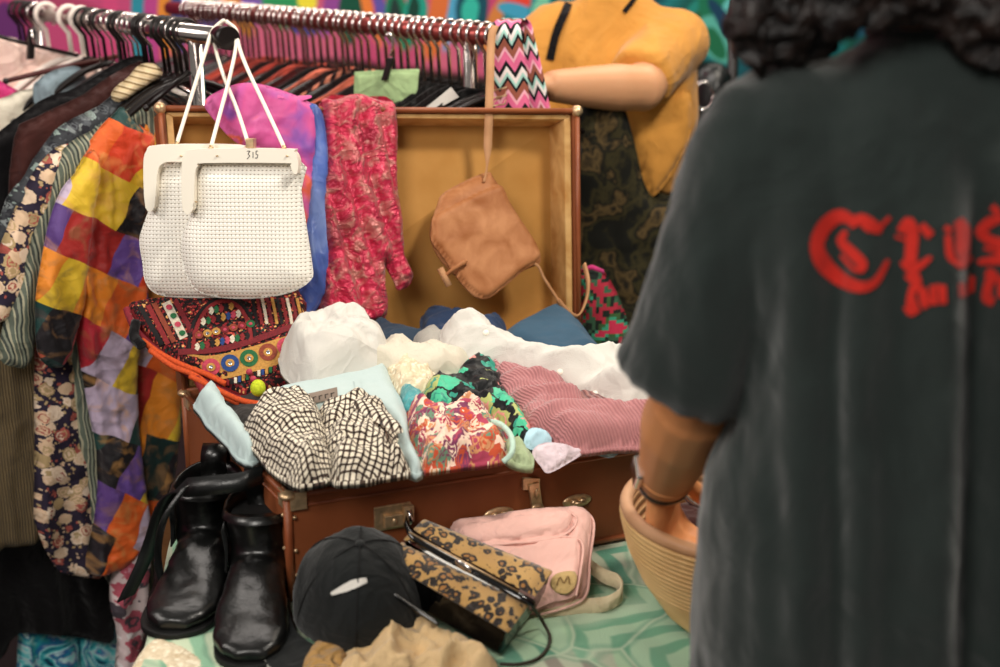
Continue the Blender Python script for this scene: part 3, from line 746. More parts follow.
def hang1(px, kind, s=None):
    s = rp(px, E1, R1) if s is None else s; O = E1 + R1 * s
    if kind not in protos1:
        a = dict(black=(M['blackplastic'], .0035, .006, False), white=(M['whiteplastic'], .0052, .007, False), wire=(M['chrome'], .0022, .003, True))[kind]
        t, n = hanger(O, R1, A1, a[0], a[1], thick=a[2], wire=a[3], label=lab1[kind], group=kind + ' hangers on the left rail'); protos1[kind] = (t, O)
    else: copy_tree(protos1[kind][0], O - protos1[kind][1])
    return O
for px in (186, 180, 174, 168, 163): hang1(px, 'black')
for px in (177, 138, 133, 128, 117, 112, 98, 152): hang1(px, 'wire')
for px in (150, 146, 143, 124, 120, 104, 92, 86, 36, 30, 24, 19): hang1(px, 'black')
for px in (81, 69, 46): hang1(px, 'white')
# ------------------------------------------------------------------ garments on the left rail: (rail column, outline in photo pixels)
def gplane(px, E=None, R=None, dz=0, tilt=0):
    E = E1 if E is None else E; R = R1 if R is None else R
    s = rp(px, E, R); n = -R; n = np.array([n[0] * math.cos(tilt) - n[1] * math.sin(tilt), n[0] * math.sin(tilt) + n[1] * math.cos(tilt), 0])
    return Plane(E + R * s, n)
def garment(name, px, pts, mat, label, cat, folds=None, seed=1, puff=.018, back=.5, crumple=(.003, .05), off=0, h=.007, group=None, R=.02, **kw):
    F = gplane(px).off(off)
    folds = folds if folds is not None else [(0, .045, .018, .5, 9), (.15, .02, .005, .5, 6)]
    o = cloth(name, pts, F, mat, None, h=h, puff=puff, R=R, folds=folds, crumple=crumple, seed=seed, back=back, wav=.004, **kw)
    return tag(o, label, cat, group)
P1 = patchwork('patchwork_cotton', 5.0, 15); P2 = patchwork('patchwork_cotton_dark', 6.0, 12)
# deep layers first (far along the rail)
g = garment
g('pink_trousers', 66, [(-60, 34), (0, 36), (40, 46), (86, 56), (96, 90), (90, 140), (60, 190), (-40, 260), (-90, 200)], M['pinkwhite'], 'pale pink trousers clipped by the waist at the far left of the rail', 'trousers', seed=3)
g('magenta_top', 74, [(-40, 82), (20, 92), (40, 120), (30, 200), (-50, 240)], M['magenta'], 'magenta top hanging just below the pale pink trousers at far left', 'top', seed=4)
g('white_blouse', 88, [(-40, 112), (2, 100), (24, 91), (52, 96), (60, 180), (30, 300), (-60, 280)], M['white2'], 'warm white blouse with square shoulder at the far left of the rail', 'blouse', seed=5)
g('slate_tunic', 100, [(34, 84), (66, 68), (84, 74), (96, 140), (60, 200), (40, 130)], fabric('slate_sheer', '7c8c94', .7), 'slate blue sheer sleeve showing under a wire hanger', 'top', seed=6)
g('orange_shirt', 120, [(-40, 150), (6, 138), (30, 124), (62, 106), (96, 82), (110, 160), (100, 340), (20, 330), (-2, 290), (-6, 200)], M['orange'], 'salmon orange shirt between the white blouse and the black jacket', 'shirt', seed=7)
g('turquoise_skirt', 130, [(20, 580), (70, 570), (118, 590), (121, 668), (116, 720), (26, 720), (19, 660), (18, 622)], M['turq'], 'turquoise marbled skirt hem hanging below the black dress', 'skirt', seed=8, off=.0, uvs=(1, 1, 0))
g('pink_slip', 100, [(-40, 440), (2, 440), (9, 540), (10, 580), (0, 590), (-40, 590)], fabric('dusty_rose', 'b06868', .8), 'dusty rose slip hem at the photo edge beneath the knit', 'slip', seed=9)
g('black_jacket', 140, [(-20, 140), (0, 132), (40, 100), (80, 84), (126, 58), (150, 66), (160, 140), (120, 330), (60, 330), (20, 290), (-10, 200)], M['black'], 'black jacket with a sloping shoulder hanging behind the dark floral blouse', 'jacket', seed=10)
g('black_dress', 135, [(-30, 500), (40, 480), (116, 500), (124, 560), (117, 600), (112, 641), (80, 638), (20, 632), (0, 660), (-40, 660)], M['black'], 'plain black dress whose hem ends above the turquoise skirt', 'dress', seed=11, off=.02, crumple=(.001, .05))
g('brown_coat', 155, [(12, 250), (14, 140), (40, 118), (82, 96), (118, 72), (150, 68), (156, 150), (120, 300), (60, 300)], M['brown'], 'very dark brown coat shoulder beside the black jacket', 'coat', seed=12)
g('olive_cardigan', 164, [(-20, 300), (4, 290), (60, 300), (52, 360), (46, 440), (44, 500), (40, 541), (22, 547), (4, 548), (-20, 548)], M['olive'], 'olive ribbed knit cardigan hanging long at the far left', 'cardigan', seed=13, folds=[(0, .06, .01, .4, 9)])
g('lurex_blouse', 170, [(-12, 330), (-8, 260), (8, 200), (24, 172), (40, 150), (64, 124), (100, 106), (126, 96), (130, 200), (90, 330), (20, 290), (10, 310)], M['bloom2'], 'charcoal blouse with small silver print near the middle of the rail', 'blouse', seed=14)
g('floral_dress', 176, [(-14, 320), (-6, 268), (10, 222), (24, 190), (44, 160), (60, 146), (80, 150), (70, 220), (92, 300), (96, 380), (94, 470), (98, 520), (100, 572), (82, 577), (60, 572), (44, 548), (36, 520), (36, 470), (36, 400), (34, 330), (16, 300), (4, 322)], M['bloom'], 'navy dress with beige blossom print, the sleeve and long skirt showing', 'dress', seed=15, uvs=(1, 1, 0), h=.006)
g('striped_shirt', 181, [(0, 358), (4, 320), (20, 270), (40, 210), (50, 172), (64, 148), (90, 132), (120, 112), (146, 96), (156, 130), (150, 300), (148, 480), (154, 560), (150, 590), (132, 604), (112, 590), (98, 560), (78, 470), (68, 380), (56, 300), (40, 320), (30, 364), (14, 366)],
  stripes('grey_green_stripes', [(0, '5c6458'), (.3, 'aca88e'), (.38, '484e48'), (.55, '868a78'), (.7, '343c38'), (.85, 'a09c84')], 50, 0, 0, .8, .02), 'grey green striped shirt with long hem hanging behind the patchwork tunic', 'shirt', seed=16, h=.006)
g('striped_collar_shirt', 174, [(110, 98), (116, 88), (128, 75), (142, 66), (154, 64), (160, 70), (154, 80), (138, 92), (120, 104)], stripes('cream_brown_stripes', [(0, 'd8c098'), (.5, '8c7450'), (.8, 'e0ccA8')], 90, 1, .3, .8, .01), 'cream and brown striped shirt shoulder near the top of the rail', 'shirt', seed=17)
g('rust_dress', 184, [(128, 130), (160, 122), (182, 150), (180, 300), (178, 430), (168, 500), (150, 540), (128, 520), (118, 400), (110, 280)], P2, 'dark rust and black patchwork dress between the patchwork tunic and the suitcase', 'dress', seed=18, h=.006)
g('patchwork_tunic', 188, [(76, 176), (94, 136), (116, 110), (124, 107), (138, 122), (158, 140), (160, 160), (148, 210), (144, 260), (146, 300), (138, 350), (136, 400), (141, 470), (146, 530), (128, 560), (104, 572), (86, 570), (92, 520), (98, 470), (88, 410), (78, 350), (74, 300), (76, 230)], P1,
  'bright patchwork tunic of orange, purple, red and yellow silk squares', 'tunic', seed=19, h=.005, folds=[(0, .05, .022, .5, 9), (.2, .025, .006, .5, 6)], crumple=(.006, .04))
tun = bpy.data.objects['patchwork_tunic']
slv = cloth('sleeve', [(78, 170), (92, 148), (100, 170), (92, 230), (86, 290), (78, 330), (66, 362), (52, 368), (38, 352), (36, 300), (42, 260), (50, 220), (62, 190)], gplane(188).off(.02), P1, None, h=.005, puff=.022, R=.02, folds=[(.25, .035, .01, .4, 8)], crumple=(.003, .04), seed=23, back=.6)
slv.parent = tun; slv['label'] = 'wide patchwork sleeve'
g('pink_grid_scarf', 186, [(116, 560), (132, 540), (150, 548), (148, 600), (140, 650), (136, 700), (112, 700), (118, 640), (108, 600)], M['pinkgrid'], 'thin white scarf with pink grid lines hanging beside the table cloth', 'scarf', seed=25, off=.02)
g('orange_kurta', 185, [(124, 112), (140, 108), (158, 122), (176, 140), (178, 200), (166, 180), (140, 128)], P2, 'orange and green patterned collar behind the patchwork tunic', 'kurta', seed=26, off=-.02)
# clip hanger at far left
O = E1 + R1 * rp(37, E1, R1)
t = empty('clip_hanger', O, 'brown rod clip hanger gripping the pale pink trousers at far left', 'hanger')
MB().tube([O + p for p in hook_pts(R1, A1, .022, .06)], .003, 8).build('hook', M['chrome'], t)
F = gplane(66).off(.03)
MB().tube([F.P(-10, 34), F.P(20, 42), F.P(88, 58)], .004, 8).build('rod', M['blackplastic'], t)
m = MB(); m.box(F.P(31, 44, .008), (F.ex, F.n, norm(F.ey + .15 * F.ex)), (.007, .006, .030)); m.build('clip', M['blackplastic'], t, .002)
MB().tube([F.P(31, 30, .012), F.P(34, 44, .018), F.P(32, 40, .004)], .003, 6).build('clip_spring', M['chrome'], t)
# long brown hanger bars seen among the shoulders
for i, (a, b, mt, lb) in enumerate((((6, 81), (118, 56), 'brown', 'long dark red-brown wooden hanger bar crossing above the white blouse'), ((146, 108), (190, 72), 'blackplastic', 'black tubular hanger sticking out above the patchwork tunic collar'), ((112, 100), (58, 128), 'blackplastic', 'black hanger shoulder curving over the orange shirt'))):
    F = gplane((90, 189, 122)[i]).off(.03)
    t = empty('hanger_bar', F.P(*a), lb, 'hanger'); MB().tube([F.P(*a), F.P((a[0] + b[0]) / 2, (a[1] + b[1]) / 2 - 1), F.P(*b)], [.0045, .0055, .0045], 8).build('bar', M[mt] if mt != 'brown' else plain('red_brown_wood', '4c1c18', .4), t)
    MB().ell(F.P(*a), (.006, .006, .006), nu=10, nv=8).build('bar_end', M['blackplastic'], t)
# ------------------------------------------------------------------ second rail
random.seed(4); pr2 = {}
def hang2(s, kind):
    O = E2 + R2 * s
    if kind not in pr2:
        if kind == 'black': t, n = hanger(O, R2, A2, M['blackplastic'], .0036, arm=.21, sl=.085, thick=.005, flatk=2, drop=.105, hookmat=M['chrome'], label='black hanger with a chrome hook on the rail behind the suitcase', group='chrome-hooked hangers on the rear rail')
        else: t, n = hanger(O, R2, A2, M['whiteplastic'], .0038, arm=.2, sl=.085, wire=True, drop=.105, hookmat=M['chrome'], label='bright wire hanger on the rail behind the suitcase', group='wire hangers on the rear rail')
        pr2[kind] = (t, O)
    else: copy_tree(pr2[kind][0], O - pr2[kind][1])
ss = np.linspace(.05, L2 - .1, 46)
for i, s in enumerate(ss): hang2(s + random.uniform(-.006, .006), 'wire' if i % 5 == 3 else 'black')
cols = ['0c090a', '1a0c0c', '7a2420', '10090a', 'a03428', '140c0c', '4a1414', 'c85040', '2a1010', '0c0a0a', 'b84438', '1c0e0e', 'd87058', '120a0a', '8a3c2c', '0c0a0a']
mats2 = {c: fabric('cloth_' + c, c, .85, var=.25) for c in set(cols)}
mats2['stripe'] = stripes('coral_stripes', [(0, 'd88468'), (.5, '2c1414')], 60, 0, .6, .8)
kinds = {'0c090a': 'black', '0c0a0a': 'black', '10090a': 'black', '120a0a': 'black', '140c0c': 'black', '1a0c0c': 'dark brown', '1c0e0e': 'dark brown', '2a1010': 'maroon', '4a1414': 'maroon', '7a2420': 'brick red', 'a03428': 'red', 'b84438': 'red', 'c85040': 'coral', 'd87058': 'coral', '8a3c2c': 'rust'}
pxs = [480, 470, 461, 452, 443, 433, 424, 412, 402, 392, 382, 371, 361, 352, 342, 333, 323, 313, 304, 295, 286, 277, 268, 259, 250]
ck = ['0c0a0a', '0c090a', '10090a', '120a0a', '0c0a0a', '140c0c', '0c090a', '0c0a0a', '10090a', '140c0c', '1c0e0e', 'd87058', '1a0c0c', 'stripe', '2a1010', 'd87058', '140c0c', '4a1414', 'c85040', '1c0e0e', 'a03428', '2a1010', 'b84438', '7a2420', 'c85040']
for i, (px, c) in enumerate(zip(pxs, ck)):
    s = rp(px, E2, R2); F = Plane(E2 + R2 * s, -R2).off(.012)
    cn = 'coral and black striped' if c == 'stripe' else kinds[c]
    # shoulder-shaped garment in the hanger plane, in metres
    pts = [(-.045, -.092), (-.12, -.128), (-.218, -.172), (-.240, -.27), (-.19, -.5), (-.18, -.8), (.18, -.8), (.19, -.5), (.240, -.27), (.218, -.172), (.12, -.128), (.045, -.092), (0, -.095)]
    F2_ = F
    o = cloth('hung_top', pts, F2_, mats2[c], None, h=.016, puff=.008, R=.03, folds=[(0, .05, .008, .5, 8)], seed=30 + i, back=.8, px=False)
    tag(o, f'{cn} top on a hanger on the rear rail behind the suitcase lid', 'top', cn + ' tops on the rear rail')
# mint skirt on a clip, white tag
s = rp(388, E2, R2); F = Plane(E2 + R2 * (s - .02), -R2).off(.02)
F = Plane(E2 + R2 * (rp(470, E2, R2)) + A2 * .02, norm(np.array([-.25, -1, 0])))
tag(cloth('mint_skirt', [(354, 72), (384, 70), (419, 69), (417, 90), (400, 130), (366, 140), (353, 130)], F, M['mint'], None, smooth=0, h=.006, puff=.004, R=.01, crumple=(.002, .04), seed=71), 'pale mint green skirt clipped to a hanger above the suitcase lid', 'skirt')
t = empty('clip_hanger', F.P(389, 52), 'black trouser clip with chrome hook holding the mint skirt', 'hanger')
MB().tube(spline([F.P(386, 36, .0), F.P(390, 34), F.P(393, 44), F.P(390, 56)], 4), .0028, 8).build('hook', M['chrome'], t)
MB().box(F.P(388, 69, .012), (F.ex, F.n, norm(F.ey - .35 * F.ex * -1)), (.006, .005, .022)).build('clip', M['blackplastic'], t, .002)
F = Plane(E2 + R2 * rp(474, E2, R2) + np.array([0, -.06, 0]), norm(np.array([-.1, -1, .2])))
m = MB(); q = [F.P(424, 109), (F.P(430, 113)), F.P(459, 97), F.P(451, 87)]; m.quadbox(q, [p - F.n * .0012 for p in q]); tag(m.build('price_tag', M['whitecloth']), 'white paper tag hanging among the black tops on the rear rail', 'tag')
# ------------------------------------------------------------------ clothes piled in the suitcase
vv3 = np.array([v2[0] * .44, v2[1] * .44, .065]); pn = norm(np.cross(U3, vv3)); PF = Plane(T3((FL + BR) / 2, RZ + .034), pn, vv3)
RF = Plane(FP(.5, RZ, .014), norm(N3 + .9 * Z3))
def pile(name, pts, mat, label, cat, lift=0, puff=.03, R=.035, crumple=(0.0120, .045), folds=(), seed=1, h=.0045, group=None, **kw):
    pts = [(x, y - (9 * min(1, max(0, (y - 428) / 28)) if x < 526 and 'leg' not in name else 0)) for x, y in pts]
    if name.startswith('white'): pts = [(x, y + 11 * min(1, max(0, (372 - y) / 30))) for x, y in pts]
    kw.setdefault('uvs', (1, 1, .25)); kw.setdefault('arc', True)
    o = cloth(name, pts, PF.off(lift), mat, None, h=h, puff=puff, R=R, crumple=crumple, folds=folds, seed=seed, back=.12, wav=.006, edge=.012, **kw)
    return tag(o, label, cat, group)
# dark sheet added under the pile to fill and darken the gaps
Qm = [PF.hit(*p) for p in ((0, 0),)]
def inset(p, k): return cc + (p - cc) * k
o = cloth('gap_filler', [tuple([np.dot(T3(inset(p, .955), RZ) - PF.o, PF.ex), np.dot(T3(inset(p, .955), RZ) - PF.o, PF.ey)]) for p in Q], PF.off(-.03), fabric('gap_charcoal', '3a3634'), None, h=.012, puff=.015, R=.05, crumple=(0.0120, .07), seed=2, back=0, smooth=0, px=False)
tag(o, 'charcoal blanket added to darken the gaps under the clothes in the suitcase', 'filler')
pile('navy_jeans', [(420, 320), (430, 312), (450, 313), (478, 321), (488, 316), (500, 316), (508, 325), (504, 345), (470, 345), (440, 345), (418, 338)], M['navy'], 'folded navy jeans at the back against the lid', 'jeans', .012, .022, seed=3)
pile('dark_jeans', [(366, 332), (378, 325), (398, 330), (425, 334), (440, 345), (400, 352), (366, 348)], denim('slate_denim', '1a2836', '3c4c60'), 'dark slate denim rolled behind the two white shirts', 'jeans', .012, .022, seed=4)
pile('denim_skirt', [(503, 332), (530, 318), (553, 308), (572, 312), (590, 335), (604, 352), (580, 366), (540, 362), (512, 348)], M['denim'], 'mid blue denim skirt folded at the back right of the suitcase', 'skirt', .016, .018, crumple=(0.0045, .06), seed=5)
pile('grey_shirt', [(408, 342), (430, 334), (452, 336), (462, 352), (446, 366), (420, 358)], M['greyc'], 'small grey cotton fold between the white shirts', 'shirt', .016, .02, seed=6)
pile('white_shirt', [(278, 350), (285, 330), (305, 322), (330, 316), (352, 316), (368, 324), (380, 336), (392, 352), (394, 372), (362, 384), (330, 392), (300, 390), (283, 374)], M['whitecloth'], 'bright white shirt bundled beside the embroidered bag', 'shirt', .026, .04, R=.06, crumple=(0.0180, .06), folds=[(.9, .05, .024, .5, 4), (2.2, .09, .012)], seed=7)
pile('white_blouse', [(342, 352), (362, 341), (390, 337), (425, 340), (450, 348), (468, 356), (478, 368), (450, 380), (415, 384), (380, 378), (352, 376)], M['white2'], 'white blouse crumpled in the middle of the suitcase', 'blouse', .03, .028, crumple=(0.0150, .05), seed=8)
pile('lace_top', [(386, 368), (400, 360), (425, 366), (440, 380), (432, 392), (408, 396), (386, 390)], M['lace'], 'cream lace top in front of the white blouse', 'top', .036, .018, crumple=(0.0150, .02), seed=9)
pile('white_jacket', [(436, 330), (444, 319), (462, 320), (480, 325), (498, 333), (515, 343), (545, 352), (575, 356), (598, 348), (614, 347), (640, 362), (672, 380), (668, 398), (640, 412), (620, 410), (596, 402), (570, 392), (548, 386), (520, 376), (495, 368), (470, 366), (450, 358), (440, 346)], M['whitecloth'], 'long white jacket with buttons spread over the right of the pile', 'jacket', .034, .034, R=.05, crumple=(0.0150, .065), folds=[(1.3, .055, .026, .5, 5), (.3, .09, .01)], seed=10)
j = bpy.data.objects['white_jacket']; B = surf_at(j)
def onto(B, px, py, out=.001):
    d = Vector(ray(px, py)); h = B.ray_cast(Vector(CAM), d)
    return (np.array(h[0]), np.array(h[1])) if h[0] is not None else (None, None)
for k, (px, py) in enumerate(((486, 333), (595, 394), (560, 372))):
    p, n = onto(B, px, py)
    if p is not None:
        m = MB(); m.lathe([(0, .002), (.004, .002), (.0048, .001), (.0048, -.001)], p, n if n[2] > 0 else -n, 14); m.build('button', M['cream'], j)
pile('embroidered_shawl', [(420, 392), (436, 380), (452, 384), (460, 372), (478, 361), (494, 366), (505, 380), (514, 402), (530, 425), (532, 440), (512, 440), (496, 424), (476, 414), (456, 412), (438, 414), (426, 404)], M['blackfloral'], 'black satin shawl with green and pink embroidery in the middle', 'shawl', .036, .022, R=.025, crumple=(0.0120, .03), seed=11)
pile('teal_scarf', [(398, 392), (412, 392), (428, 400), (434, 412), (416, 416), (402, 410)], M['teal'], 'shiny teal scarf corner beside the light jeans', 'scarf', .036, .016, R=.015, crumple=(0.0090, .02), seed=12)
pile('rib_sweater', [(560, 398), (585, 392), (612, 402), (636, 410), (665, 414), (665, 432), (620, 432), (590, 424), (570, 412)], M['brownrib'], 'brown pink ribbed sweater tucked under the white jacket', 'sweater', .026, .02, crumple=(0.0075, .04), seed=13)
pile('chenille_sweater', [(487, 376), (494, 366), (508, 374), (524, 378), (550, 388), (568, 396), (580, 408), (600, 420), (640, 422), (672, 424), (670, 442), (640, 447), (610, 446), (580, 449), (552, 444), (530, 434), (514, 418), (498, 400)], M['pinkcord'], 'dusty pink chenille sweater draped toward the front rim', 'sweater', .036, .024, R=.03, crumple=(0.0090, .04), folds=[(1.15, .04, .020), (.6, .07, .008)], seed=14, h=.004)
pile('light_jeans', [(262, 405), (272, 396), (300, 388), (335, 380), (365, 375), (382, 367), (394, 378), (404, 400), (412, 432), (426, 474), (408, 480), (392, 440), (372, 420), (320, 414), (270, 420)], M['lightdenim'], 'bleached pale jeans with a grey leather waist patch', 'jeans', .034, .020, R=.025, crumple=(0.0045, .06), seed=15)
j = bpy.data.objects['light_jeans']; B = surf_at(j)
def patch_on(B, quad, name, mat, parent, out=.0025, n=8):
    V = []; Fc = []; q = np.array(quad, float)
    for a in range(n + 1):
        for b in range(n + 1):
            u, v = a / n, b / n; c = q[0] * (1 - u) * (1 - v) + q[1] * u * (1 - v) + q[2] * u * v + q[3] * (1 - u) * v
            p, nn = onto(B, *c)
            if p is None: p = PF.P(c[0], c[1], .05)
            V.append(p - norm(p - CAM) * out)
    for a in range(n):
        for b in range(n): k = a * (n + 1) + b; Fc.append((k, k + n + 1, k + n + 2, k + 1))
    o = pymesh(name, V, Fc, mat); adopt(parent, o); return o
patch_on(B, [(297, 396), (337, 387), (338, 398), (298, 407)], 'waist_patch', leather('patch_leather', '6a5c50', '8c7c70', .7), j)
patch_on(B, [(354, 380), (360, 378), (362, 396), (356, 398)], 'belt_loop', M['lightdenim'], j, .004)
def stroke(B, pts, w, name=None, mb=None, out=.002, mat=None, parent=None, nw=2, n=6):
    P = spline([(p[0], p[1]) for p in pts], n) if len(pts) > 2 else np.array([np.array(pts[0]) + (np.array(pts[1]) - np.array(pts[0])) * t for t in np.linspace(0, 1, 6)])
    W = np.interp(np.linspace(0, len(pts) - 1, len(P)), range(len(pts)), np.broadcast_to(w, len(pts)))
    T = np.gradient(P, axis=0); V = []; ok = True
    for i in range(len(P)):
        nn = np.array([-T[i][1], T[i][0]]); nn = nn / (np.linalg.norm(nn) + 1e-9)
        for k in range(nw + 1):
            c = P[i] + nn * W[i] * (k / nw - .5); p, _ = onto(B, *c)
            if p is None: V.append(V[-1] if V else None)
            else: V.append(p - norm(p - CAM) * out)
    if all(v is None for v in V): return
    f0 = next(v for v in V if v is not None); V = [f0 if v is None else v for v in V]
    Fc = [(i * (nw + 1) + k, (i + 1) * (nw + 1) + k, (i + 1) * (nw + 1) + k + 1, i * (nw + 1) + k + 1) for i in range(len(P) - 1) for k in range(nw)]
    mb.add(V, Fc)
m = MB()
for x in (306, 313, 319, 325, 331): stroke(B, [(x, 398.5 - (x - 306) * .22), (x + .6, 402.5 - (x - 306) * .22)], 1.0, mb=m, out=.0032); stroke(B, [(x, 399 - (x - 306) * .22), (x + 3.4, 398 - (x - 306) * .22)], .8, mb=m, out=.0032)
m.build('patch_lettering', plain('dark_stamp', '2a2420', .8), j)
pile('jeans_leg', [(196, 404), (208, 391), (219, 394), (232, 410), (248, 430), (262, 452), (252, 462), (232, 450), (210, 430)], M['lightdenim'], 'pale jeans leg sticking out over the left rim of the suitcase', 'jeans', .022, .022, R=.02, crumple=(0.0060, .04), seed=16)
gs = pile('gingham_shirt', [(243, 424), (256, 412), (282, 405), (305, 404), (318, 410), (326, 428), (328, 452), (336, 474), (330, 488), (300, 494), (284, 484), (262, 466), (246, 446)], M['gingham'], 'brown and cream gingham shirt crumpled at the front left rim', 'shirt', .040, .034, R=.045, crumple=(.011, .04), folds=[(.5, .05, .012)], seed=17, warp=.003, h=.0036)
o = cloth('sleeve', [(316, 420), (332, 410), (352, 402), (374, 404), (396, 422), (402, 434), (396, 446), (408, 468), (412, 469), (380, 476), (336, 481), (322, 466), (314, 444)], PF.off(.040), M['gingham'], gs, h=.0036, puff=.034, R=.04, crumple=(.012, .036), folds=[(2.2, .035, .01)], seed=19, back=.12, wav=.006, edge=.012, warp=.003, uvs=(1, 1, -.4), arc=True)
o = cloth('collar', [(352, 402), (366, 403), (388, 414), (403, 428), (398, 432), (378, 422), (360, 412)], PF.off(.078), M['gingham'], gs, h=.0036, puff=.008, R=.01, seed=20, back=.3, edge=.002)
pile('paisley_shirt', [(404, 412), (420, 408), (440, 412), (470, 406), (486, 414), (500, 424), (510, 434), (504, 450), (506, 466), (480, 472), (440, 478), (422, 476), (412, 448)], M['paisley'], 'orange and plum paisley shirt crumpled at the front rim', 'shirt', .040, .026, R=.03, crumple=(0.0165, .035), seed=21, h=.004, warp=.01)
pile('sage_tulle', [(500, 462), (506, 450), (522, 446), (536, 454), (534, 466), (512, 470)], M['sage'], 'small sage green tulle bundle at the front rim by the clasp', 'cloth', .040, .008, R=.014, crumple=(0.0090, .015), seed=22)
tag(cloth('cotton_camisole', [(524, 444), (530, 428), (546, 430), (552, 442), (536, 450)], RF.off(.045), M['skyc'], None, h=.0035, puff=.004, R=.012, crumple=(.006, .022), seed=15, back=.3, edge=.002), 'pale blue cotton corner poking out under the pink sweater', 'top')
tag(cloth('printed_hem', [(584, 446), (600, 440), (624, 444), (614, 457), (598, 455)], RF.off(.034), M['skyc'], None, h=.0035, puff=.004, R=.012, crumple=(.006, .022), seed=11, back=.3, edge=.002), 'pale blue printed hem hanging over the rim right of the lilac cloth', 'top')
tag(cloth('lilac_shirt', [(532, 452), (545, 442), (572, 445), (584, 452), (570, 462), (549, 473), (541, 466)], RF.off(.050), M['lilac'], None, h=.0035, puff=.004, R=.012, crumple=(.006, .022), seed=11, back=.3, edge=.002), 'pale lilac shirt corner hanging over the front rim', 'shirt')
m = MB(); m.tube(spline([PF.P(486, 421, .06), PF.P(500, 424, .066), PF.P(511, 436, .066), PF.P(512, 452, .06), PF.P(503, 462, .05)], 6), .004, 8); tag(m.build('mint_strap', fabric('pale_mint', 'b8d4c4')), 'pale mint rolled strap looping beside the paisley shirt', 'strap')
# ------------------------------------------------------------------ scarves over the lid
LF = LID.off(.010)
o = cloth('crimson_scarf', [(320, 104), (335, 98), (358, 95), (378, 97), (394, 104), (398, 130), (396, 180), (402, 220), (406, 255), (411, 272), (408, 288), (398, 290), (391, 274), (385, 264), (387, 300), (383, 320), (360, 326), (322, 326), (322, 270), (318, 210), (320, 150)], LF, M['crushed'], None, h=.0042, puff=.022, R=.02, folds=[(.12, .02, .006)], crumple=(.005, .02), seed=41, back=.1, wav=.005,
  fn=lambda X, Y, d: .017 * np.clip(d / .015, 0, 1) * (np.abs(np.sin((X + .022 * np.sin(Y * 9) + .12 * (Y - .1) * (X + .1)) * PI / .038)) - .5))
tag(o, 'crimson crushed satin scarf draped over the suitcase lid', 'scarf')
bkp = Plane(LID.o - ln * (D + .004), ln)
b_ = cloth('scarf_back', [(322, 100), (360, 97), (394, 101), (392, 160), (360, 190), (326, 170)], bkp, M['crushed'], o, h=.008, puff=-.012, R=.02, seed=42, back=0)
tp = MB(); 
def over_lid(name, pxa, pxb, y, mat, parent):
    V = []; Fc = []; n = 12
    for a in range(n + 1):
        px = pxa + (pxb - pxa) * a / n
        f = LF.P(px, y + 4, .012); b = f - ln * (D + .03)
        for k in range(9):
            t = PI * k / 8; p = (f + b) / 2 + ln * math.cos(t) * (D + .03) / 2 + Z3 * (math.sin(t) * .012 + .004 * math.sin(a * 1.7 + k * .4)); V.append(p)
    for a in range(n):
        for k in range(8): i = a * 9 + k; Fc.append((i, i + 9, i + 10, i + 1))
    adopt(parent, pymesh(name, V, Fc, mat))
over_lid('scarf_fold', 324, 393, 102, M['crushed'], o)
o = cloth('tie_dye_scarf', [(204, 104), (216, 92), (240, 83), (262, 84), (285, 91), (304, 99), (317, 110), (318, 140), (313, 190), (308, 240), (300, 262), (290, 262), (292, 200), (290, 160), (260, 152), (236, 142), (218, 124)], LF.off(-.002), M['tiedye'], None, h=.005, puff=.018, R=.02, folds=[(-.3, .06, .012, .5, 6)], crumple=(0.0060, .04), seed=43, back=.1)
tag(o, 'pink and purple tie-dye silk scarf with blue border over the lid behind the purses', 'scarf')
cloth('blue_border', [(306, 104), (322, 110), (329, 150), (327, 200), (332, 250), (326, 292), (308, 320), (298, 320), (300, 280), (304, 236), (308, 180), (311, 130)], LF.off(.006), M['bluesat'], o, h=.005, puff=.014, R=.012, folds=[(0, .03, .008, .5, 8)], seed=44, back=.1)
gir = NT('pink_giraffe_print'); vv_ = gir.uv(1); gir.fin(gir.mix(gir.ramp(gir.vor(vv_, 60, 'DISTANCE_TO_EDGE'), [(0, 0.0), (.08, 1.0)], 'CONSTANT'), '101018', 'f0b8c4'), .6)
cloth('print_panel', [(318, 196), (326, 205), (330, 240), (330, 270), (322, 285), (316, 250)], LF.off(.004), gir.m, o, h=.005, puff=.01, R=.01, seed=45, back=.1)
over_lid('scarf_fold', 214, 312, 96, M['tiedye'], o)
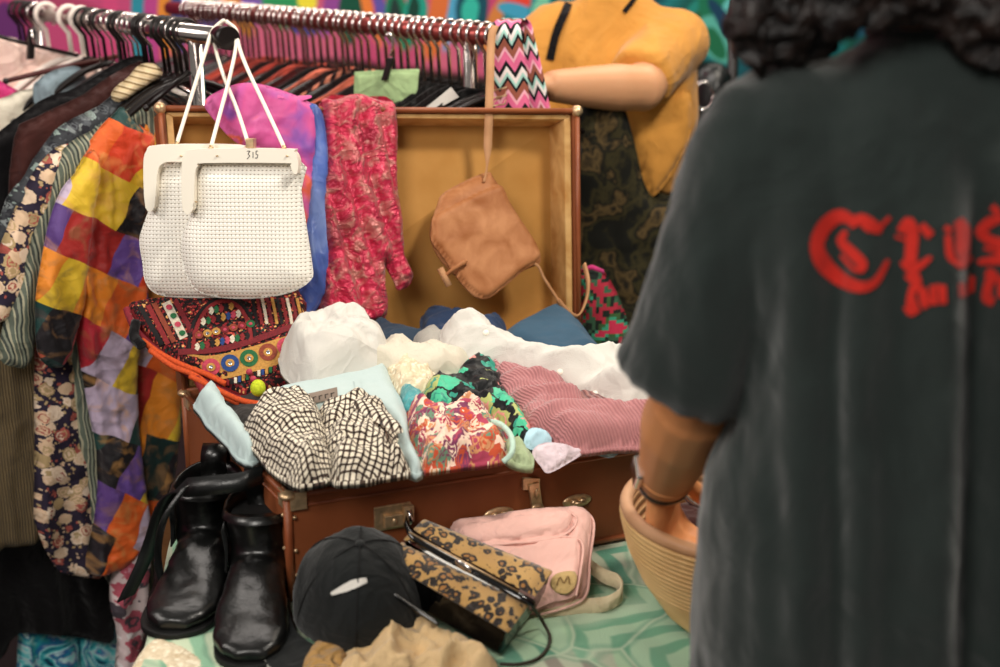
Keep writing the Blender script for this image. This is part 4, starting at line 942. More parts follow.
# ------------------------------------------------------------------ white mesh purses hung on the rail end
def platepoly(mb, F, pts, h0, h1, smooth=3):
    P = np.array([F.hit(*p) for p in pts]); P = spline(P, smooth, True) if smooth else P
    n = len(P); V = [F.w(a, b, h0) for a, b in P] + [F.w(a, b, h1) for a, b in P]
    bm = bmesh.new(); vs = [bm.verts.new(v) for v in V]
    bm.faces.new(vs[n:]); bm.faces.new(vs[:n][::-1])
    for i in range(n): bm.faces.new((vs[i], vs[(i + 1) % n], vs[n + (i + 1) % n], vs[n + i]))
    bmesh.ops.triangulate(bm, faces=[f for f in bm.faces if len(f.verts) > 4]); bm.verts.index_update()
    mb.add([v.co for v in bm.verts], [[v.index for v in f.verts] for f in bm.faces], False); bm.free(); return mb
WP = Plane((-.35, 2.085, 1.13), (-.05, -1, .10))
def purse(dh, body, frame, straps, rivets, label):
    F = WP.off(dh); root = empty('mesh_purse', F.P(*body[0]), label, 'handbag')
    cloth('bag_body', body, F, M['meshbag'], root, h=.0045, puff=.022, R=.05, folds=[(0, .07, .005, .4, 5)], seed=int(dh * 1000) + 5, back=.7)
    fr = platepoly(MB(), F, frame, .006, .030, 3).build('frame', M['cream'], root, .0025)
    for p in rivets:
        m = MB(); m.ell(F.P(p[0], p[1], .031), (.0022, .0022, .0012)); m.build('rivet', M['brass'], root)
    tops = []
    for s in straps:
        P = [F.P(s[0][0], s[0][1], .018)] + [E1 + (F.P(q[0], q[1]) - E1) * q[2] if False else PY(q[0], q[1], q[2]) for q in s[1:]]
        P = spline(P, 6); T = np.gradient(P, axis=0)
        MB().tube(P, .0032, 8, (0, -1, .1), 1.5).build('strap', M['cream'], root)
        m = MB(); m.tube([F.P(s[0][0] - 1, s[0][1] + 5, .018), F.P(s[0][0], s[0][1] - 2, .02)], .0024, 8); m.ell(F.P(s[0][0], s[0][1] + 1, .02), (.004, .004, .004), nu=10, nv=8); m.build('strap_ring', M['brass'], root)
    return root
p1 = purse(-.035, [(152, 200), (144, 222), (139, 240), (142, 262), (145, 282), (158, 295), (190, 298), (235, 296), (250, 280), (246, 165), (162, 164)],
      [(151, 206), (149, 165), (152, 150), (164, 144), (240, 144), (248, 150), (248, 160), (240, 162), (180, 161), (168, 163), (163, 172), (160, 206)],
      [[(177, 143), (194, 88, 2.20), (206, 50, 2.27), (213, 30, 2.325), (224, 20, 2.335)], [(249, 146), (238, 112, 2.17), (223, 74, 2.25), (215, 46, 2.30), (216, 30, 2.33), (225, 20, 2.34)]],
      [(181, 156)], 'white beaded mesh purse with cream frame, the rear of the two, partly covered')
p2 = purse(.004, [(194, 206), (190, 216), (181, 238), (182, 262), (190, 284), (208, 296), (250, 299), (290, 293), (311, 280), (312, 265), (306, 225), (301, 190), (299, 160), (202, 160)],
      [(188, 208), (187, 166), (190, 154), (202, 148), (290, 148), (298, 151), (302, 160), (301, 172), (297, 172), (294, 164), (288, 162), (210, 162), (203, 165), (200, 174), (198, 208)],
      [[(211, 147), (221, 110, 2.15), (230, 76, 2.22), (236, 46, 2.29), (234, 29, 2.32), (226, 21, 2.325)], [(284, 147), (264, 104, 2.15), (247, 68, 2.22), (239, 46, 2.29), (236, 30, 2.315), (227, 22, 2.32)]],
      [(217, 156), (287, 156), (196, 202)], 'white beaded mesh purse with cream frame, the front of the two, fully visible')
F = WP.off(.004); m = MB(); m.box(F.P(251, 143, .018), (F.ex, F.n, F.ey), (.006, .010, .007)); m.build('clasp', M['brass'], p2, .001)
m = MB()
for (a, b) in (((247, 151), (250, 151)), ((250, 151), (248, 154)), ((248, 154), (250, 156)), ((250, 156), (247, 159)), ((253, 152), (253, 158)), ((258, 151), (256, 151)), ((256, 151), (256, 154)), ((256, 154), (258, 155)), ((258, 155), (257, 158)), ((257, 158), (255, 158))):
    m.tube([F.P(*a, .0303), F.P(*b, .0303)], .0005, 6)
m.build('price_lettering', plain('dark_ink', '1c1814', .8), p2)
# ------------------------------------------------------------------ tan leather bag hanging before the lid
BP = Plane(LID.o + ln * .035, norm(ln + np.array([0, 0, .05])))
lb = empty('leather_bag', BP.P(486, 172), 'tan leather satchel hanging tilted in front of the open lid by its strap', 'handbag')
cloth('bag_body', [(430, 232), (438, 204), (446, 191), (486, 172), (494, 178), (512, 205), (541, 256), (530, 268), (500, 280), (480, 294), (456, 276), (438, 256)], BP.off(-.008), M['tan'], lb, h=.005, puff=.020, R=.03, seed=51, back=.9)
cloth('flap', [(432, 230), (435, 214), (460, 200), (498, 184), (512, 206), (541, 254), (522, 272), (498, 292), (486, 299), (473, 295), (459, 280), (443, 257), (432, 242)], BP.off(.010), M['tan'], lb, h=.004, puff=.010, R=.012, seed=52, back=.2, crumple=(.0012, .05), smooth=4)
m = MB(); m.tube([BP.P(440, 268, .02), BP.P(449, 286, .02)], .0055, 10); m.build('toggle', M['tanstrap'], lb)
m = MB(); m.ribbon([BP.P(444, 277, .022), BP.P(452, 270, .026), BP.P(463, 263, .03), BP.P(466, 264, .026)], .011, (.3, 0, .9)); m.build('toggle_loop', M['tan'], lb)
LT = E2 + np.array([0, 0, .019]) + R2 * .0
e2f = ray(497, 24)
m = MB(); m.ribbon(spline([BP.P(484, 182, .012), BP.P(487, 166, .012), BP.P(488, 140, .014), BP.P(489, 112, .026), PY(490, 80, 2.38), PY(491, 45, 2.43), PY(494, 28, 2.455), PY(502, 21, 2.50), PY(505, 24, 2.535), PY(504, 60, 2.56), PY(503, 110, 2.56)], 8), [.003 + .011 * min(1, max(.08, (i - 8) / 6)) for i in range(81)], (1, 0.05, 0), .0014); m.build('strap', M['tanstrap'], lb)
m = MB(); m.tube(spline([BP.P(530, 262, .006), BP.P(538, 266, .012), BP.P(544, 278, .01), BP.P(553, 292, .012), BP.P(560, 303, .016)], 6), .0026, 8); m.ribbon(spline([BP.P(558, 300, .016), BP.P(568, 312, .02), BP.P(578, 316, .024), BP.P(586, 300, .022), BP.P(588, 282, .02), BP.P(584, 264, .01)], 6), .010, (.35, -.4, .55), .0014); m.build('strap_tail', M['tanstrap'], lb)
# ------------------------------------------------------------------ zigzag strap over the end of the rear rail
z = empty('zigzag_strap', E2, 'pink, black and white zigzag woven strap looped over the rear rail end', 'strap')
sr = R2 * .024
def strapmesh(path, sides, w):
    V = []; Fc = []; UV = []; L = 0; P = np.array(path); 
    for i in range(len(P)):
        if i: L += np.linalg.norm(P[i] - P[i - 1])
        for k in range(7):
            u = k / 6 - .5; V.append(P[i] + sides[i] * u * w[i]); UV.append((u * .06 + .03, L))
    for i in range(len(P) - 1):
        for k in range(6): j = i * 7 + k; Fc.append((j, j + 7, j + 8, j + 1))
    o = pymesh('strap', V, Fc, M['chevron'], None, UV); s = o.modifiers.new('s', 'SOLIDIFY'); s.thickness = .003; return o
top = [PY(511, 114, 2.455), PY(510, 80, 2.455), PY(507, 50, 2.455), PY(506, 32, 2.455), PY(507, 24, 2.47), PY(513, 20, 2.52), PY(521, 25, 2.54), PY(526, 44, 2.52), PY(532, 76, 2.50), PY(538, 114, 2.49)]
top = spline(top, 6); sd = [norm(np.array([.95, -.15, 0])) for i in range(len(top))]
o = strapmesh(top, sd, np.interp(range(len(top)), [0, 20, 30, 42, 54], [.068, .052, .04, .036, .048])); adopt(z, o)
F = Plane(PY(503, 98, 2.44), (0, -1, .1)); m = MB()
for a in (0, 8): m.tube([F.P(493 + a * .5, 91 + a), F.P(507, 87 + a), F.P(505, 96 + a), F.P(492, 98 + a), F.P(493 + a * .5, 91 + a)], .0016, 8)
m.build('buckle', M['brass'], z)
# ------------------------------------------------------------------ kilim bag behind the case
KP = Plane((.30, 2.40, .80), (-.2, -1, .1))
kb = tag(cloth('woven_bag', [(574, 272), (586, 266), (600, 268), (612, 284), (622, 306), (629, 330), (630, 372), (622, 410), (578, 416), (566, 390), (568, 320)], KP, M['kilim'], None, h=.006, puff=.035, R=.05, seed=61, back=.8, crumple=(.004, .05)), 'red and green woven wool bag standing behind the right of the lid', 'handbag')
m = MB(); m.ribbon([KP.P(578, 272, .02), KP.P(592, 267, .026), KP.P(604, 272, .02)], .008, (0, 0, 1)); m.build('binding', M['magenta'], kb)
# ------------------------------------------------------------------ embroidered bag on the left of the case
EP = Plane((-.40, 2.10, .955), (.06, -.60, .80))
eb = empty('embroidered_bag', EP.P(214, 380), 'mirror-work embroidered bag in reds and yellows leaning at the left of the suitcase', 'handbag')
st = NT('dark_embroidery'); v = st.uv(1); rr = st.xyz(st.vor(v, 330, out='Color')); st.fin(st.ramp(rr[0], [(0, '14080a'), (.4, '5c1418'), (.6, '8a2026'), (.72, '14080a'), (.84, 'c05040'), (.9, 'd8a060'), (.95, '203c38')], 'CONSTANT'), .85, rr[1], .5, .002)
eo = cloth('bag_body', [(127, 310), (140, 303), (180, 298), (230, 293), (300, 292), (304, 330), (296, 352), (302, 372), (300, 386), (270, 400), (240, 402), (214, 386), (180, 370), (150, 346), (135, 330)], EP, st.m, eb, h=.0045, puff=.022, R=.02, crumple=(.003, .07), seed=62, back=.6)
B = surf_at(eo)
col = lambda n, c: plain(n, c, .8, nz=.25, ns=300)
cm = dict(red=col('red_thread', '7c1c20'), pink=col('pink_thread', 'b03c50'), gold=col('gold_thread', 'b0803c'), blue=col('blue_thread', '1c3c74'), green=col('green_thread', '1c5c34'), white=col('white_thread', 'c8bca8'), black=col('black_thread', '100a0c'), brown=col('rust_thread', '803824'), maroon=col('maroon_thread', '6a141c'), silver=plain('mirror_disc', 'b8c0c8', .15, .9), lime=col('lime', 'c4d028'), orange=col('orange_thread', 'c84c1c'))
E_ = {k: MB() for k in cm}
def poly_on(key, pts, out=.002, w=None):
    stroke(B, pts, w, mb=E_[key], out=out)
def disc_on(key, c, r, out, n=16, ry=None):
    V = []; ry = ry or r * .85
    for k in range(n): 
        p, _ = onto(B, c[0] + r * math.cos(2 * PI * k / n), c[1] + ry * math.sin(2 * PI * k / n))
        if p is None: p = EP.P(*c)
        V.append(p - norm(p - CAM) * out)
    cp = sum(np.array(v) for v in V) / n; V.append(cp - norm(cp - CAM) * .0016)
    E_[key].add(V, [(k, (k + 1) % n, n) for k in range(n)])
poly_on('gold', [(186, 366), (212, 372 - 4), (250, 360), (302, 344)], .0015, 25)
poly_on('maroon', [(178, 352), (220, 349), (260, 338), (302, 322)], .002, 6)
for a, b, k in (((140, 306), (162, 345), 'black'), ((166, 302), (184, 338), 'white'), ((175, 300), (193, 334), 'maroon'), ((154, 303), (174, 342), 'brown'), ((148, 305), (168, 344), 'red')): poly_on(k, [a, ((a[0] + b[0]) / 2, (a[1] + b[1]) / 2), b], .002, 5 if k != 'white' else 9)
for i, k in enumerate(('pink', 'green', 'pink', 'green')): disc_on(k, (169 + i * 4.4, 307 + i * 8.6), 3.2, .004)
for i in range(13):
    t = PI * i / 12; 
arc = [(222 - 29 * math.cos(PI * i / 12), 346 - 46 * math.sin(PI * i / 12) * .98 - (i - 6) * .9) for i in range(13)]
poly_on('red', arc, .002, 4); poly_on('black', [(p[0] + (p[0] - 222) * .14, p[1] - 3) for p in arc], .002, 3)
for row, (y, r) in enumerate(((308, 14), (317, 22), (341, 28))):
    ks = ['white', 'green', 'red', 'black', 'gold', 'blue', 'pink']
    n = int(r * 2 / 5)
    for i in range(n):
        x = 222 - r + 5 * i + 2; yy = y - (x - 222) * .22
        poly_on(ks[i % 7], [(x, yy - 3), (x + 2, yy), (x, yy + 3)], .0025, 4)
for i, k in enumerate(('brown', 'gold', 'gold', 'maroon', 'brown', 'red', 'green')):
    c = (199 + i * 8.6, 335 - i * 1.9); disc_on(k, c, 4.4, .003); disc_on('silver' if i in (1, 2) else 'pink', c, 1.8, .0045)
for c, k in (((192, 371), 'black'), ((211, 367), 'pink'), ((230, 363), 'blue'), ((249, 358), 'green'), ((268, 352), 'brown'), ((286, 346), 'pink')):
    disc_on(k, c, 9.2, .003, 20, 8.6); disc_on('gold' if k != 'gold' else 'red', c, 4.6, .0045, 14, 4.2); disc_on('silver', c, 2.0, .006, 12, 1.8)
for i in range(22):
    x = 216 + i * 3.9; y = 386 - (x - 216) * .30; poly_on(['blue', 'gold', 'green', 'red', 'black', 'white'][i % 6], [(x, y - 3), (x, y), (x, y + 3)], .003, 3)
for i in range(10):
    x = 252 + i * 5; y = 303 + (i % 3) * 2; poly_on(['black', 'red', 'white', 'maroon', 'gold'][i % 5], [(x, 298), (x + 3, 312), (x + 5, 324)], .002, 3)
bor = [(129, 311), (138, 328), (152, 346), (180, 368), (212, 384), (240, 397), (268, 396), (298, 382)]
poly_on('red', bor, .003, 8)
dots = spline(bor, 8)
for p in dots[::2]: disc_on('white', p, .9, .005, 6)
MB().tube(spline([EP.P(x, y, .010) for x, y in [(127, 309), (134, 326), (148, 344), (178, 367), (210, 385), (240, 400), (270, 399), (300, 386)]], 6), .0065, 8).build('border', plain('madder_cloth', '7c1c28', .85, nz=.3, ns=400), eb)
for k, mb in E_.items():
    if mb.v: mb.build(k + '_embroidery', cm[k], eb)
for k, pts in enumerate(([(142, 340), (158, 352), (180, 364), (206, 374), (226, 384)], [(150, 350), (172, 366), (196, 376), (216, 392), (240, 404)], [(190, 376), (214, 388), (240, 400), (262, 404)])):
    MB().tube(spline([EP.P(x, y, .018 + .006 * k) for x, y in pts], 6), .0045, 8).build('orange_cord', cm['orange'], eb)
MB().tube(spline([EP.P(x, y, .028) for x, y in ((136, 322), (134, 336), (142, 346))], 5), .008, 8).build('dark_wrap', M['black'], eb)
MB().tube(spline([EP.P(x, y, .026) for x, y in ((196, 378), (206, 396), (214, 416), (222, 424))], 5), .006, 8).build('red_edge', cm['red'], eb)
MB().ell(EP.P(258, 388, .040), (.0115, .0115, .013)).build('lime_bead', cm['lime'], eb)
for y in (372, 379): MB().ell(EP.P(248 + (y - 370) * .6, y, .034), (.005, .005, .005)).build('pink_bead', cm['pink'], eb)
# ------------------------------------------------------------------ boots, cap, clutch, satchel, cloths and basket at the front
def boot(o, toe, label, mirror=1):
    """ankle boot: o heel centre on table, toe direction"""
    f = norm(np.array([toe[0], toe[1], 0])); s = np.array([f[1], -f[0], 0]) * mirror; o = np.array(o)
    t = empty('ankle_boot', o, label, 'boot')
    def w(a, b, c): return o + f * a + s * b + Z3 * (c * .70)
    mb = MB()
    secs = [(-.035, .018, .030, .05), (-.025, .030, .050, .062), (.0, .036, .075, .066), (.04, .037, .09, .062), (.08, .038, .088, .052), (.12, .042, .07, .040), (.16, .047, .052, .030), (.20, .046, .042, .024), (.225, .036, .034, .02), (.24, .018, .024, .014)]
    V = []; n = 20
    for a, hw, hh, zc in secs:
        for j in range(n):
            th = 2 * PI * j / n; c, s_ = math.cos(th), math.sin(th)
            V.append(w(a, hw * math.copysign(abs(c) ** .8, c) + .006 * math.sin(a * 12), .010 + hh / 2 + hh / 2 * math.copysign(abs(s_) ** .8, s_)))
    Fc = [(i * n + j, i * n + (j + 1) % n, (i + 1) * n + (j + 1) % n, (i + 1) * n + j) for i in range(len(secs) - 1) for j in range(n)]
    Fc += [tuple(range(n))[::-1], tuple(range((len(secs) - 1) * n, len(secs) * n))]
    mb.add(V, Fc)
    mb.tube([w(.022, 0, .05), w(.018, 0, .09), w(.012, 0, .125), w(.008, 0, .150)], [.046, .042, .043, .047], 24, f, [1, 1.1, 1.2, 1.25])
    up = fuse('upper', mb, .004, M['boot'], 3, t, disp=lambda co, no: co + no * (.0018 * fbm(co[:, 0] / .03, co[:, 1] / .03, co[:, 2] / .02, 3, 5))[:, None])
    # dark opening (flat black disc for the shade inside) and raised collar
    m = MB(); k = 24; V = []
    for rr, zz in ((.052, .150), (.049, .164), (.045, .163), (.042, .148), (.040, .135)):
        for j in range(k):
            th = 2 * PI * j / k; back = max(0, -math.sin(th))
            front = max(0, math.sin(th))
            V.append(w(.008 + math.sin(th) * rr * 1.25, math.cos(th) * rr, zz + .012 * front + (.018 * back if zz > .14 else 0)))
    m.add(V, [(i * k + j, i * k + (j + 1) % k, (i + 1) * k + (j + 1) % k, (i + 1) * k + j) for i in range(4) for j in range(k)]); m.build('collar', M['boot'], t)
    m = MB(); V = [w(.008 + math.sin(2 * PI * j / k) * .050, math.cos(2 * PI * j / k) * .040, .1515) for j in range(k)]; m.add(V, [tuple(range(k))]); m.build('opening_shade', plain('boot_hollow_shade', '050505', .9), t)
    # sole
    m = MB(); P = [(-.04, .0), (-.034, .026), (-.01, .038), (.05, .036), (.10, .040), (.16, .050), (.21, .048), (.238, .032), (.250, .0)]
    P = P + [(a, -b) for a, b in P[-2:0:-1]]; P = spline(np.array(P), 3, True); n = len(P)
    m.add([w(a, b, .001) for a, b in P] + [w(a, b, .014) for a, b in P], [tuple(range(n))[::-1], tuple(range(n, 2 * n))] + [(i, (i + 1) % n, n + (i + 1) % n, n + i) for i in range(n)], False)
    m.build('sole', plain('black_rubber', '080808', .6), t, .002)
    # tall leather tongue/tab rising from the back of the shaft
    m = MB(); m.ribbon(spline([w(-.020, 0, .10), w(-.052, 0, .135), w(-.060, 0, .175), w(-.055, 0, .205), w(-.035, .004, .222), w(-.018, .004, .205), w(-.022, .002, .165), w(-.012, 0, .13)], 6), .036, s, .0022); m.build('pull_tab', M['boot'], t)
    for sg in (1, -1):
        m = MB(); V = []
        m.ribbon(spline([w(.03, sg * .047, .05), w(.028, sg * .0455, .09), w(.018, sg * .050, .13)], 5), .034, f, .0012); m.build('elastic_gore', fabric('black_elastic', '101211', .95), t)
    return t
boot((-.322, 1.735, TZ), (.10, -1), 'black leather ankle boot nearest the suitcase corner, toe toward the camera')
boot((-.408, 1.815, TZ), (-.02, -1), 'black leather ankle boot behind and left of its pair, under the strap', -1)
# broad black belt strap looping left of the boots
m = MB(); m.ribbon(spline([PY(262, 474, 1.72), PY(240, 482, 1.70), PY(205, 486, 1.70), PY(178, 490, 1.72), PY(164, 505, 1.74), PY(152, 540, 1.76), PY(140, 570, 1.76), PY(126, 598, 1.76)], 8), .026, [norm((0.1, .45, .9)) if i < 22 else norm((.9, .3, .35)) for i in range(57)], .0018)
bs = m.build('bag_strap', M['blackleather']); tag(bs, 'broad black leather strap looping across both boots and down the left', 'strap')
m = MB(); m.ribbon(spline([PY(186, 486, 1.70), PY(164, 520, 1.68), PY(158, 560, 1.70), PY(168, 600, 1.70)], 8), .010, (.9, .2, .2), .0014); adopt(bs, m.build('side_strap', M['blackleather']))
# cap
cc_ = np.array([-.180, 1.602, .735]); t = empty('baseball_cap', cc_, 'faded black baseball cap with a white stitched logo, brim toward the camera', 'cap')
cx_ = norm((.93, .25, 0)); cy_ = norm(np.cross(Z3, cx_)); tilt = .30
czv = norm(Z3 - cy_ * tilt); cyv = norm(np.cross(czv, cx_)); cxv = np.cross(cyv, czv)
def cap_fn(p):
    p = p.copy()
    if p[2] < -.02: p[2] = -.02
    p[2] = p[2]
    return p
m = MB(); m.ell(cc_, (.084, .092, .098), (cxv, cyv, czv), 36, 24, cap_fn)
cr = m.build('crown', M['capcloth'], t); me = cr.data
for v in me.vertices:
    p = np.array(v.co) + np.array(cr.matrix_parent_inverse.translation) * 0
    d = .005 * float(fbm(np.array([p[0] / .03]), np.array([p[1] / .03]), np.array([p[2] / .03]), 3, 4)[0]); v.co += v.normal * d
m = MB(); m.ell(cc_ + czv * .0985, (.006, .006, .003), (cxv, cyv, czv), 12, 8); m.build('button', M['capcloth'], t)
m = MB()
for k in range(3):
    a = k * PI / 3 + .3; m.tube([cc_ + (cxv * math.cos(a) * .0845 + cyv * math.sin(a) * .0925) * math.cos(b) + czv * .0985 * math.sin(b) for b in np.linspace(.05, PI - .05, 20)], .0011, 6)
m.build('seam', plain('black_thread_seam', '101010', .9), t)
# brim: curved plate toward the camera-left
V = []; Fc = []; n = 16
for sgn in (0, 1):
    for i in range(n + 1):
        a = -1.15 + 2.3 * i / n - PI / 2 - .55
        for r in (1.0, 1.25, 1.5, 1.7):
            rad = .086 + (r - 1) * .095 * max(0, math.cos((a + PI / 2 + .55) * 1.25)) ** .6
            p = cc_ + cxv * math.cos(a) * rad + cyv * math.sin(a) * rad * 1.08 - czv * (.004 - .004 * (r - 1) + .016 * (math.sin(a + PI / 2 + .55)) ** 2 - .003 * sgn)
            p[2] = max(p[2], TZ + .003 + .003 * sgn); V.append(p)
k = (n + 1) * 4
for sgn in (0, 1):
    for i in range(n):
        for j in range(3): a = sgn * k + i * 4 + j; Fc.append((a, a + 1, a + 5, a + 4))
for i in range(n): a = i * 4 + 3; Fc.append((a, a + 4, a + 4 + k, a + k))
m = MB(); m.add(V, Fc); m.build('brim', M['capcloth'], t)
V2 = [V[i * 4 + 3] for i in range(n + 1)]; MB().tube(V2, .0025, 6).build('brim_edge', fabric('grey_brim', '8c8c84'), t)
B = surf_at(cr); m = MB(); stroke(B, [(331, 594), (345, 588), (354, 584), (367, 580)], [3, 8, 9, 5], mb=m, out=.002, nw=3); m.build('logo_patch', M['whitecloth'], t)
# leopard clutch
A_ = PY(424, 518, 1.685); B_ = PY(553, 570, 1.625); C_ = PY(508, 630, 1.505)
cn = norm(np.cross(B_ - A_, C_ - B_)); cn = cn if cn[2] > 0 else -cn; CP = Plane(A_, cn, A_ - C_)
lp = empty('leopard_clutch', PZ(440, 640, TZ), 'leopard print clutch with black patent trim leaning on the suitcase front', 'handbag')
q = [(424, 518), (553, 570), (508, 630), (386, 559)]
bd = [CP.P(*p) for p in q]; ctr = sum(bd) / 4
MB().quadbox([ctr + (p - ctr) * .97 - cn * .048 for p in bd], [ctr + (p - ctr) * .99 for p in bd]).build('bag_body', M['patent'], lp, .005)
cloth('rear_panel', [(424, 518), (553, 570), (534, 597), (404, 538)], CP.off(.001), M['leopard'], lp, h=.005, puff=.006, R=.02, seed=81, back=.1, smooth=0)
cloth('front_panel', [(402, 541), (530, 602), (509, 631), (386, 560)], CP.off(.001), M['leopard'], lp, h=.005, puff=.006, R=.02, seed=82, back=.1, smooth=0)
m = MB(); 
m.ribbon(spline([CP.P(405, 520, .014), CP.P(412, 534, .012), CP.P(440, 552, .011), CP.P(480, 573, .011), CP.P(518, 594, .011), CP.P(534, 602, .006)], 5), .017, CP.ey * .8 + CP.ex * .5, .002); m.build('center_strip', M['patent'], lp)
m = MB(); m.ell(CP.P(463, 566, .017), (.012, .007, .006), (norm(CP.P(480, 574) - CP.P(450, 558)), CP.ey, CP.n)); m.build('clasp', M['chrome'], lp)
m = MB(); m.tube([CP.P(409, 532, .016), CP.P(519, 592, .014)], .0012, 6); m.build('gilt_line', M['brass'], lp)
m = MB(); m.ribbon(spline([CP.P(384, 556, .0), CP.P(378, 572, -.004), CP.P(392, 592, -.006), CP.P(414, 608, -.006), CP.P(436, 622, -.010)], 6), .012, CP.ey, .002); m.build('handle', M['patent'], lp)
m = MB(); m.box(CP.P(400, 562, .0) - cn * .01 + np.array([-.01, -.02, 0]), (norm(CP.P(480, 574) - CP.P(450, 558)), CP.ey, CP.n), (.006, .004, .004)); m.build('handle_ring', M['chrome'], lp)
m = MB(); m.tube(spline([CP.P(532, 606, -.01), PZ(543, 622, TZ + .012), PZ(550, 640, TZ + .004), PZ(540, 657, TZ + .004), PZ(520, 664, TZ + .004), PZ(500, 664, TZ + .004)], 8), .0022, 8); m.build('cord_strap', plain('dark_cord', '2c2418', .5), lp)
# pink satchel
SP = Plane((.07, 1.70, .745), (.0, -.55, .83))
ps = empty('pink_satchel', SP.P(545, 608), 'pale pink canvas satchel leaning against the suitcase front', 'handbag')
cloth('bag_body', [(450, 526), (490, 518), (520, 513), (560, 509), (584, 511), (594, 522), (592, 540), (589, 570), (587, 594), (570, 606), (540, 615), (515, 614), (495, 590), (465, 560)], SP, M['pinkcan'], ps, h=.005, puff=.026, R=.025, crumple=(.007, .05), seed=91, back=.5)
cloth('flap', [(455, 528), (500, 519), (540, 514), (568, 511), (576, 520), (566, 534), (540, 541), (500, 545), (470, 547)], SP.off(.022), M['pinkcan'], ps, h=.005, puff=.012, R=.010, crumple=(.003, .04), seed=92, back=.3)
cloth('front_pocket', [(505, 556), (530, 545), (555, 538), (574, 538), (582, 546), (580, 570), (576, 594), (550, 602), (528, 606)], SP.off(.022), M['pinkcan'], ps, h=.005, puff=.010, R=.008, crumple=(.002, .04), seed=93, back=.3)
for nm, pts in (('piping', [(470, 547), (540, 541), (566, 534), (577, 520), (568, 511)]), ('piping', [(528, 548), (555, 538), (575, 538), (583, 547), (580, 575), (576, 596)]), ('piping', [(586, 512), (594, 524), (590, 560), (587, 594), (570, 606), (540, 615)])):
    MB().tube(spline([SP.P(x, y, .030 if pts[0][0] < 580 else .012) for x, y in pts], 6), .0018, 6).build(nm, M['pinkcan'], ps)
cloth('label_patch', [(551, 579), (559, 572), (575, 571), (576, 584), (566, 593), (553, 589)], SP.off(.036), fabric('tan_patch', 'b89c68'), ps, h=.004, puff=.002, R=.004, seed=94, back=.3)
MB().tube(spline([SP.P(x, y, .0405) for x, y in ((557, 585), (560, 577), (564, 583), (568, 576), (570, 584))], 4), .0009, 6).build('patch_emblem', plain('brown_stitch', '7c6038', .8), ps)
m = MB(); m.ribbon(spline([PZ(540, 612, TZ + .006), PZ(575, 607, TZ + .008), PZ(605, 604, TZ + .010), PZ(621, 594, TZ + .016), PZ(618, 582, TZ + .022), PZ(604, 576, TZ + .022), PZ(590, 566, TZ + .03)], 6), .020, [norm((.05, .5, .7)) for i in range(37)], .0018); m.build('webbing_strap', M['creamcan'], ps)
# cloths at the very front
TP = Plane((0, 1.55, TZ + .006), (0, -.12, 1), (0, 1, 0))
tag(cloth('beige_scarf', [(340, 660), (352, 636), (380, 626), (410, 614), (432, 622), (446, 636), (470, 646), (492, 660), (500, 684), (420, 690), (330, 686)], TP.off(.004), M['beige'], None, h=.0045, puff=.024, R=.05, crumple=(.026, .04), seed=95, back=0, edge=.004), 'shiny beige satin scarf crumpled in front of the clutch', 'scarf')
tag(cloth('straw_pouch', [(300, 672), (316, 646), (338, 648), (352, 664), (340, 690), (310, 690)], TP, M['straw'], None, h=.005, puff=.022, R=.02, seed=96, back=0), 'brown straw pouch corner under the cap brim', 'pouch')
tag(cloth('white_doily', [(132, 664), (150, 640), (170, 640), (196, 652), (210, 668), (200, 690), (128, 690)], TP.off(-.004), M['lace'], None, h=.006, puff=.004, R=.01, seed=97, back=0, crumple=(.001, .03)), 'flat cream lace doily on the table before the boots', 'doily')
# basket
bc = np.array([.325, 1.615]); bt = empty('basket', T3(bc, TZ), 'round coiled wicker basket under the reaching hand', 'basket')
MB().lathe([(.0, .001), (.075, .001), (.090, .006), (.115, .03), (.142, .07), (.160, .11), (.170, .150), (.1705, .162), (.162, .162), (.158, .150), (.150, .11), (.130, .07), (.10, .03), (.07, .016), (0, .014)], T3(bc, TZ), n=64).build('bowl', M['basket'], bt)
m = MB(); m.tube([T3(bc, TZ + .162) + .166 * np.array([math.cos(t), math.sin(t), 0]) for t in np.linspace(0, 2 * PI, 65)], .0085, 10); m.build('rim', M['basketrim'], bt)
m = MB()
for k in range(22): m.tube([T3(bc, TZ + .010 + k * .0068) + (np.interp(.010 + k * .0068, [0, .006, .03, .07, .11, .15], [.082, .09, .115, .142, .16, .17]) + .0015) * np.array([math.cos(t), math.sin(t), 0]) for t in np.linspace(0, 2 * PI, 65)], .0032, 6)
m.build('coil', M['cane'], bt)
def heap_in(name, c, r, z, mat, label, cat, seed):
    m = MB(); m.ell(np.array([c[0], c[1], z]), (r, r * .8, .03), nu=24, nv=14)
    m.v = [tuple(np.array(v) + .012 * np.array([0, 0, 1]) * float(ridge(np.array([v[0] / .03]), np.array([v[1] / .03]), 0, 2, seed)[0])) for v in m.v]
    tag(m.build(name, mat), label, cat)
heap_in('black_pouch', (.36, 1.63), .085, TZ + .115, M['blackleather'], 'black leather pouch among the trinkets in the basket', 'pouch', 3)
heap_in('brown_purse', (.255, 1.665), .06, TZ + .105, M['brown'], 'small brown cloth purse at the left inside the basket', 'purse', 5)
for k, (x, y, z_, r, mt, lb) in enumerate(((.262, 1.70, .852, .026, 'chrome', 'silver bangle near the back of the basket'), (.300, 1.60, .846, .022, 'brass', 'gold bangle beside the hand in the basket'), (.30, 1.72, .874, .028, 'whiteplastic', 'white bangle standing highest in the basket'))):
    m = MB(); ax = norm((.3 + .2 * k, -.6, .5)); a = norm(np.cross(ax, Z3)); b = np.cross(ax, a)
    m.tube([np.array([x, y, z_]) + r * (a * math.cos(t) + b * math.sin(t)) for t in np.linspace(0, 2 * PI, 33)], .0035, 8); tag(m.build('bangle', M[mt]), lb, 'bangle')
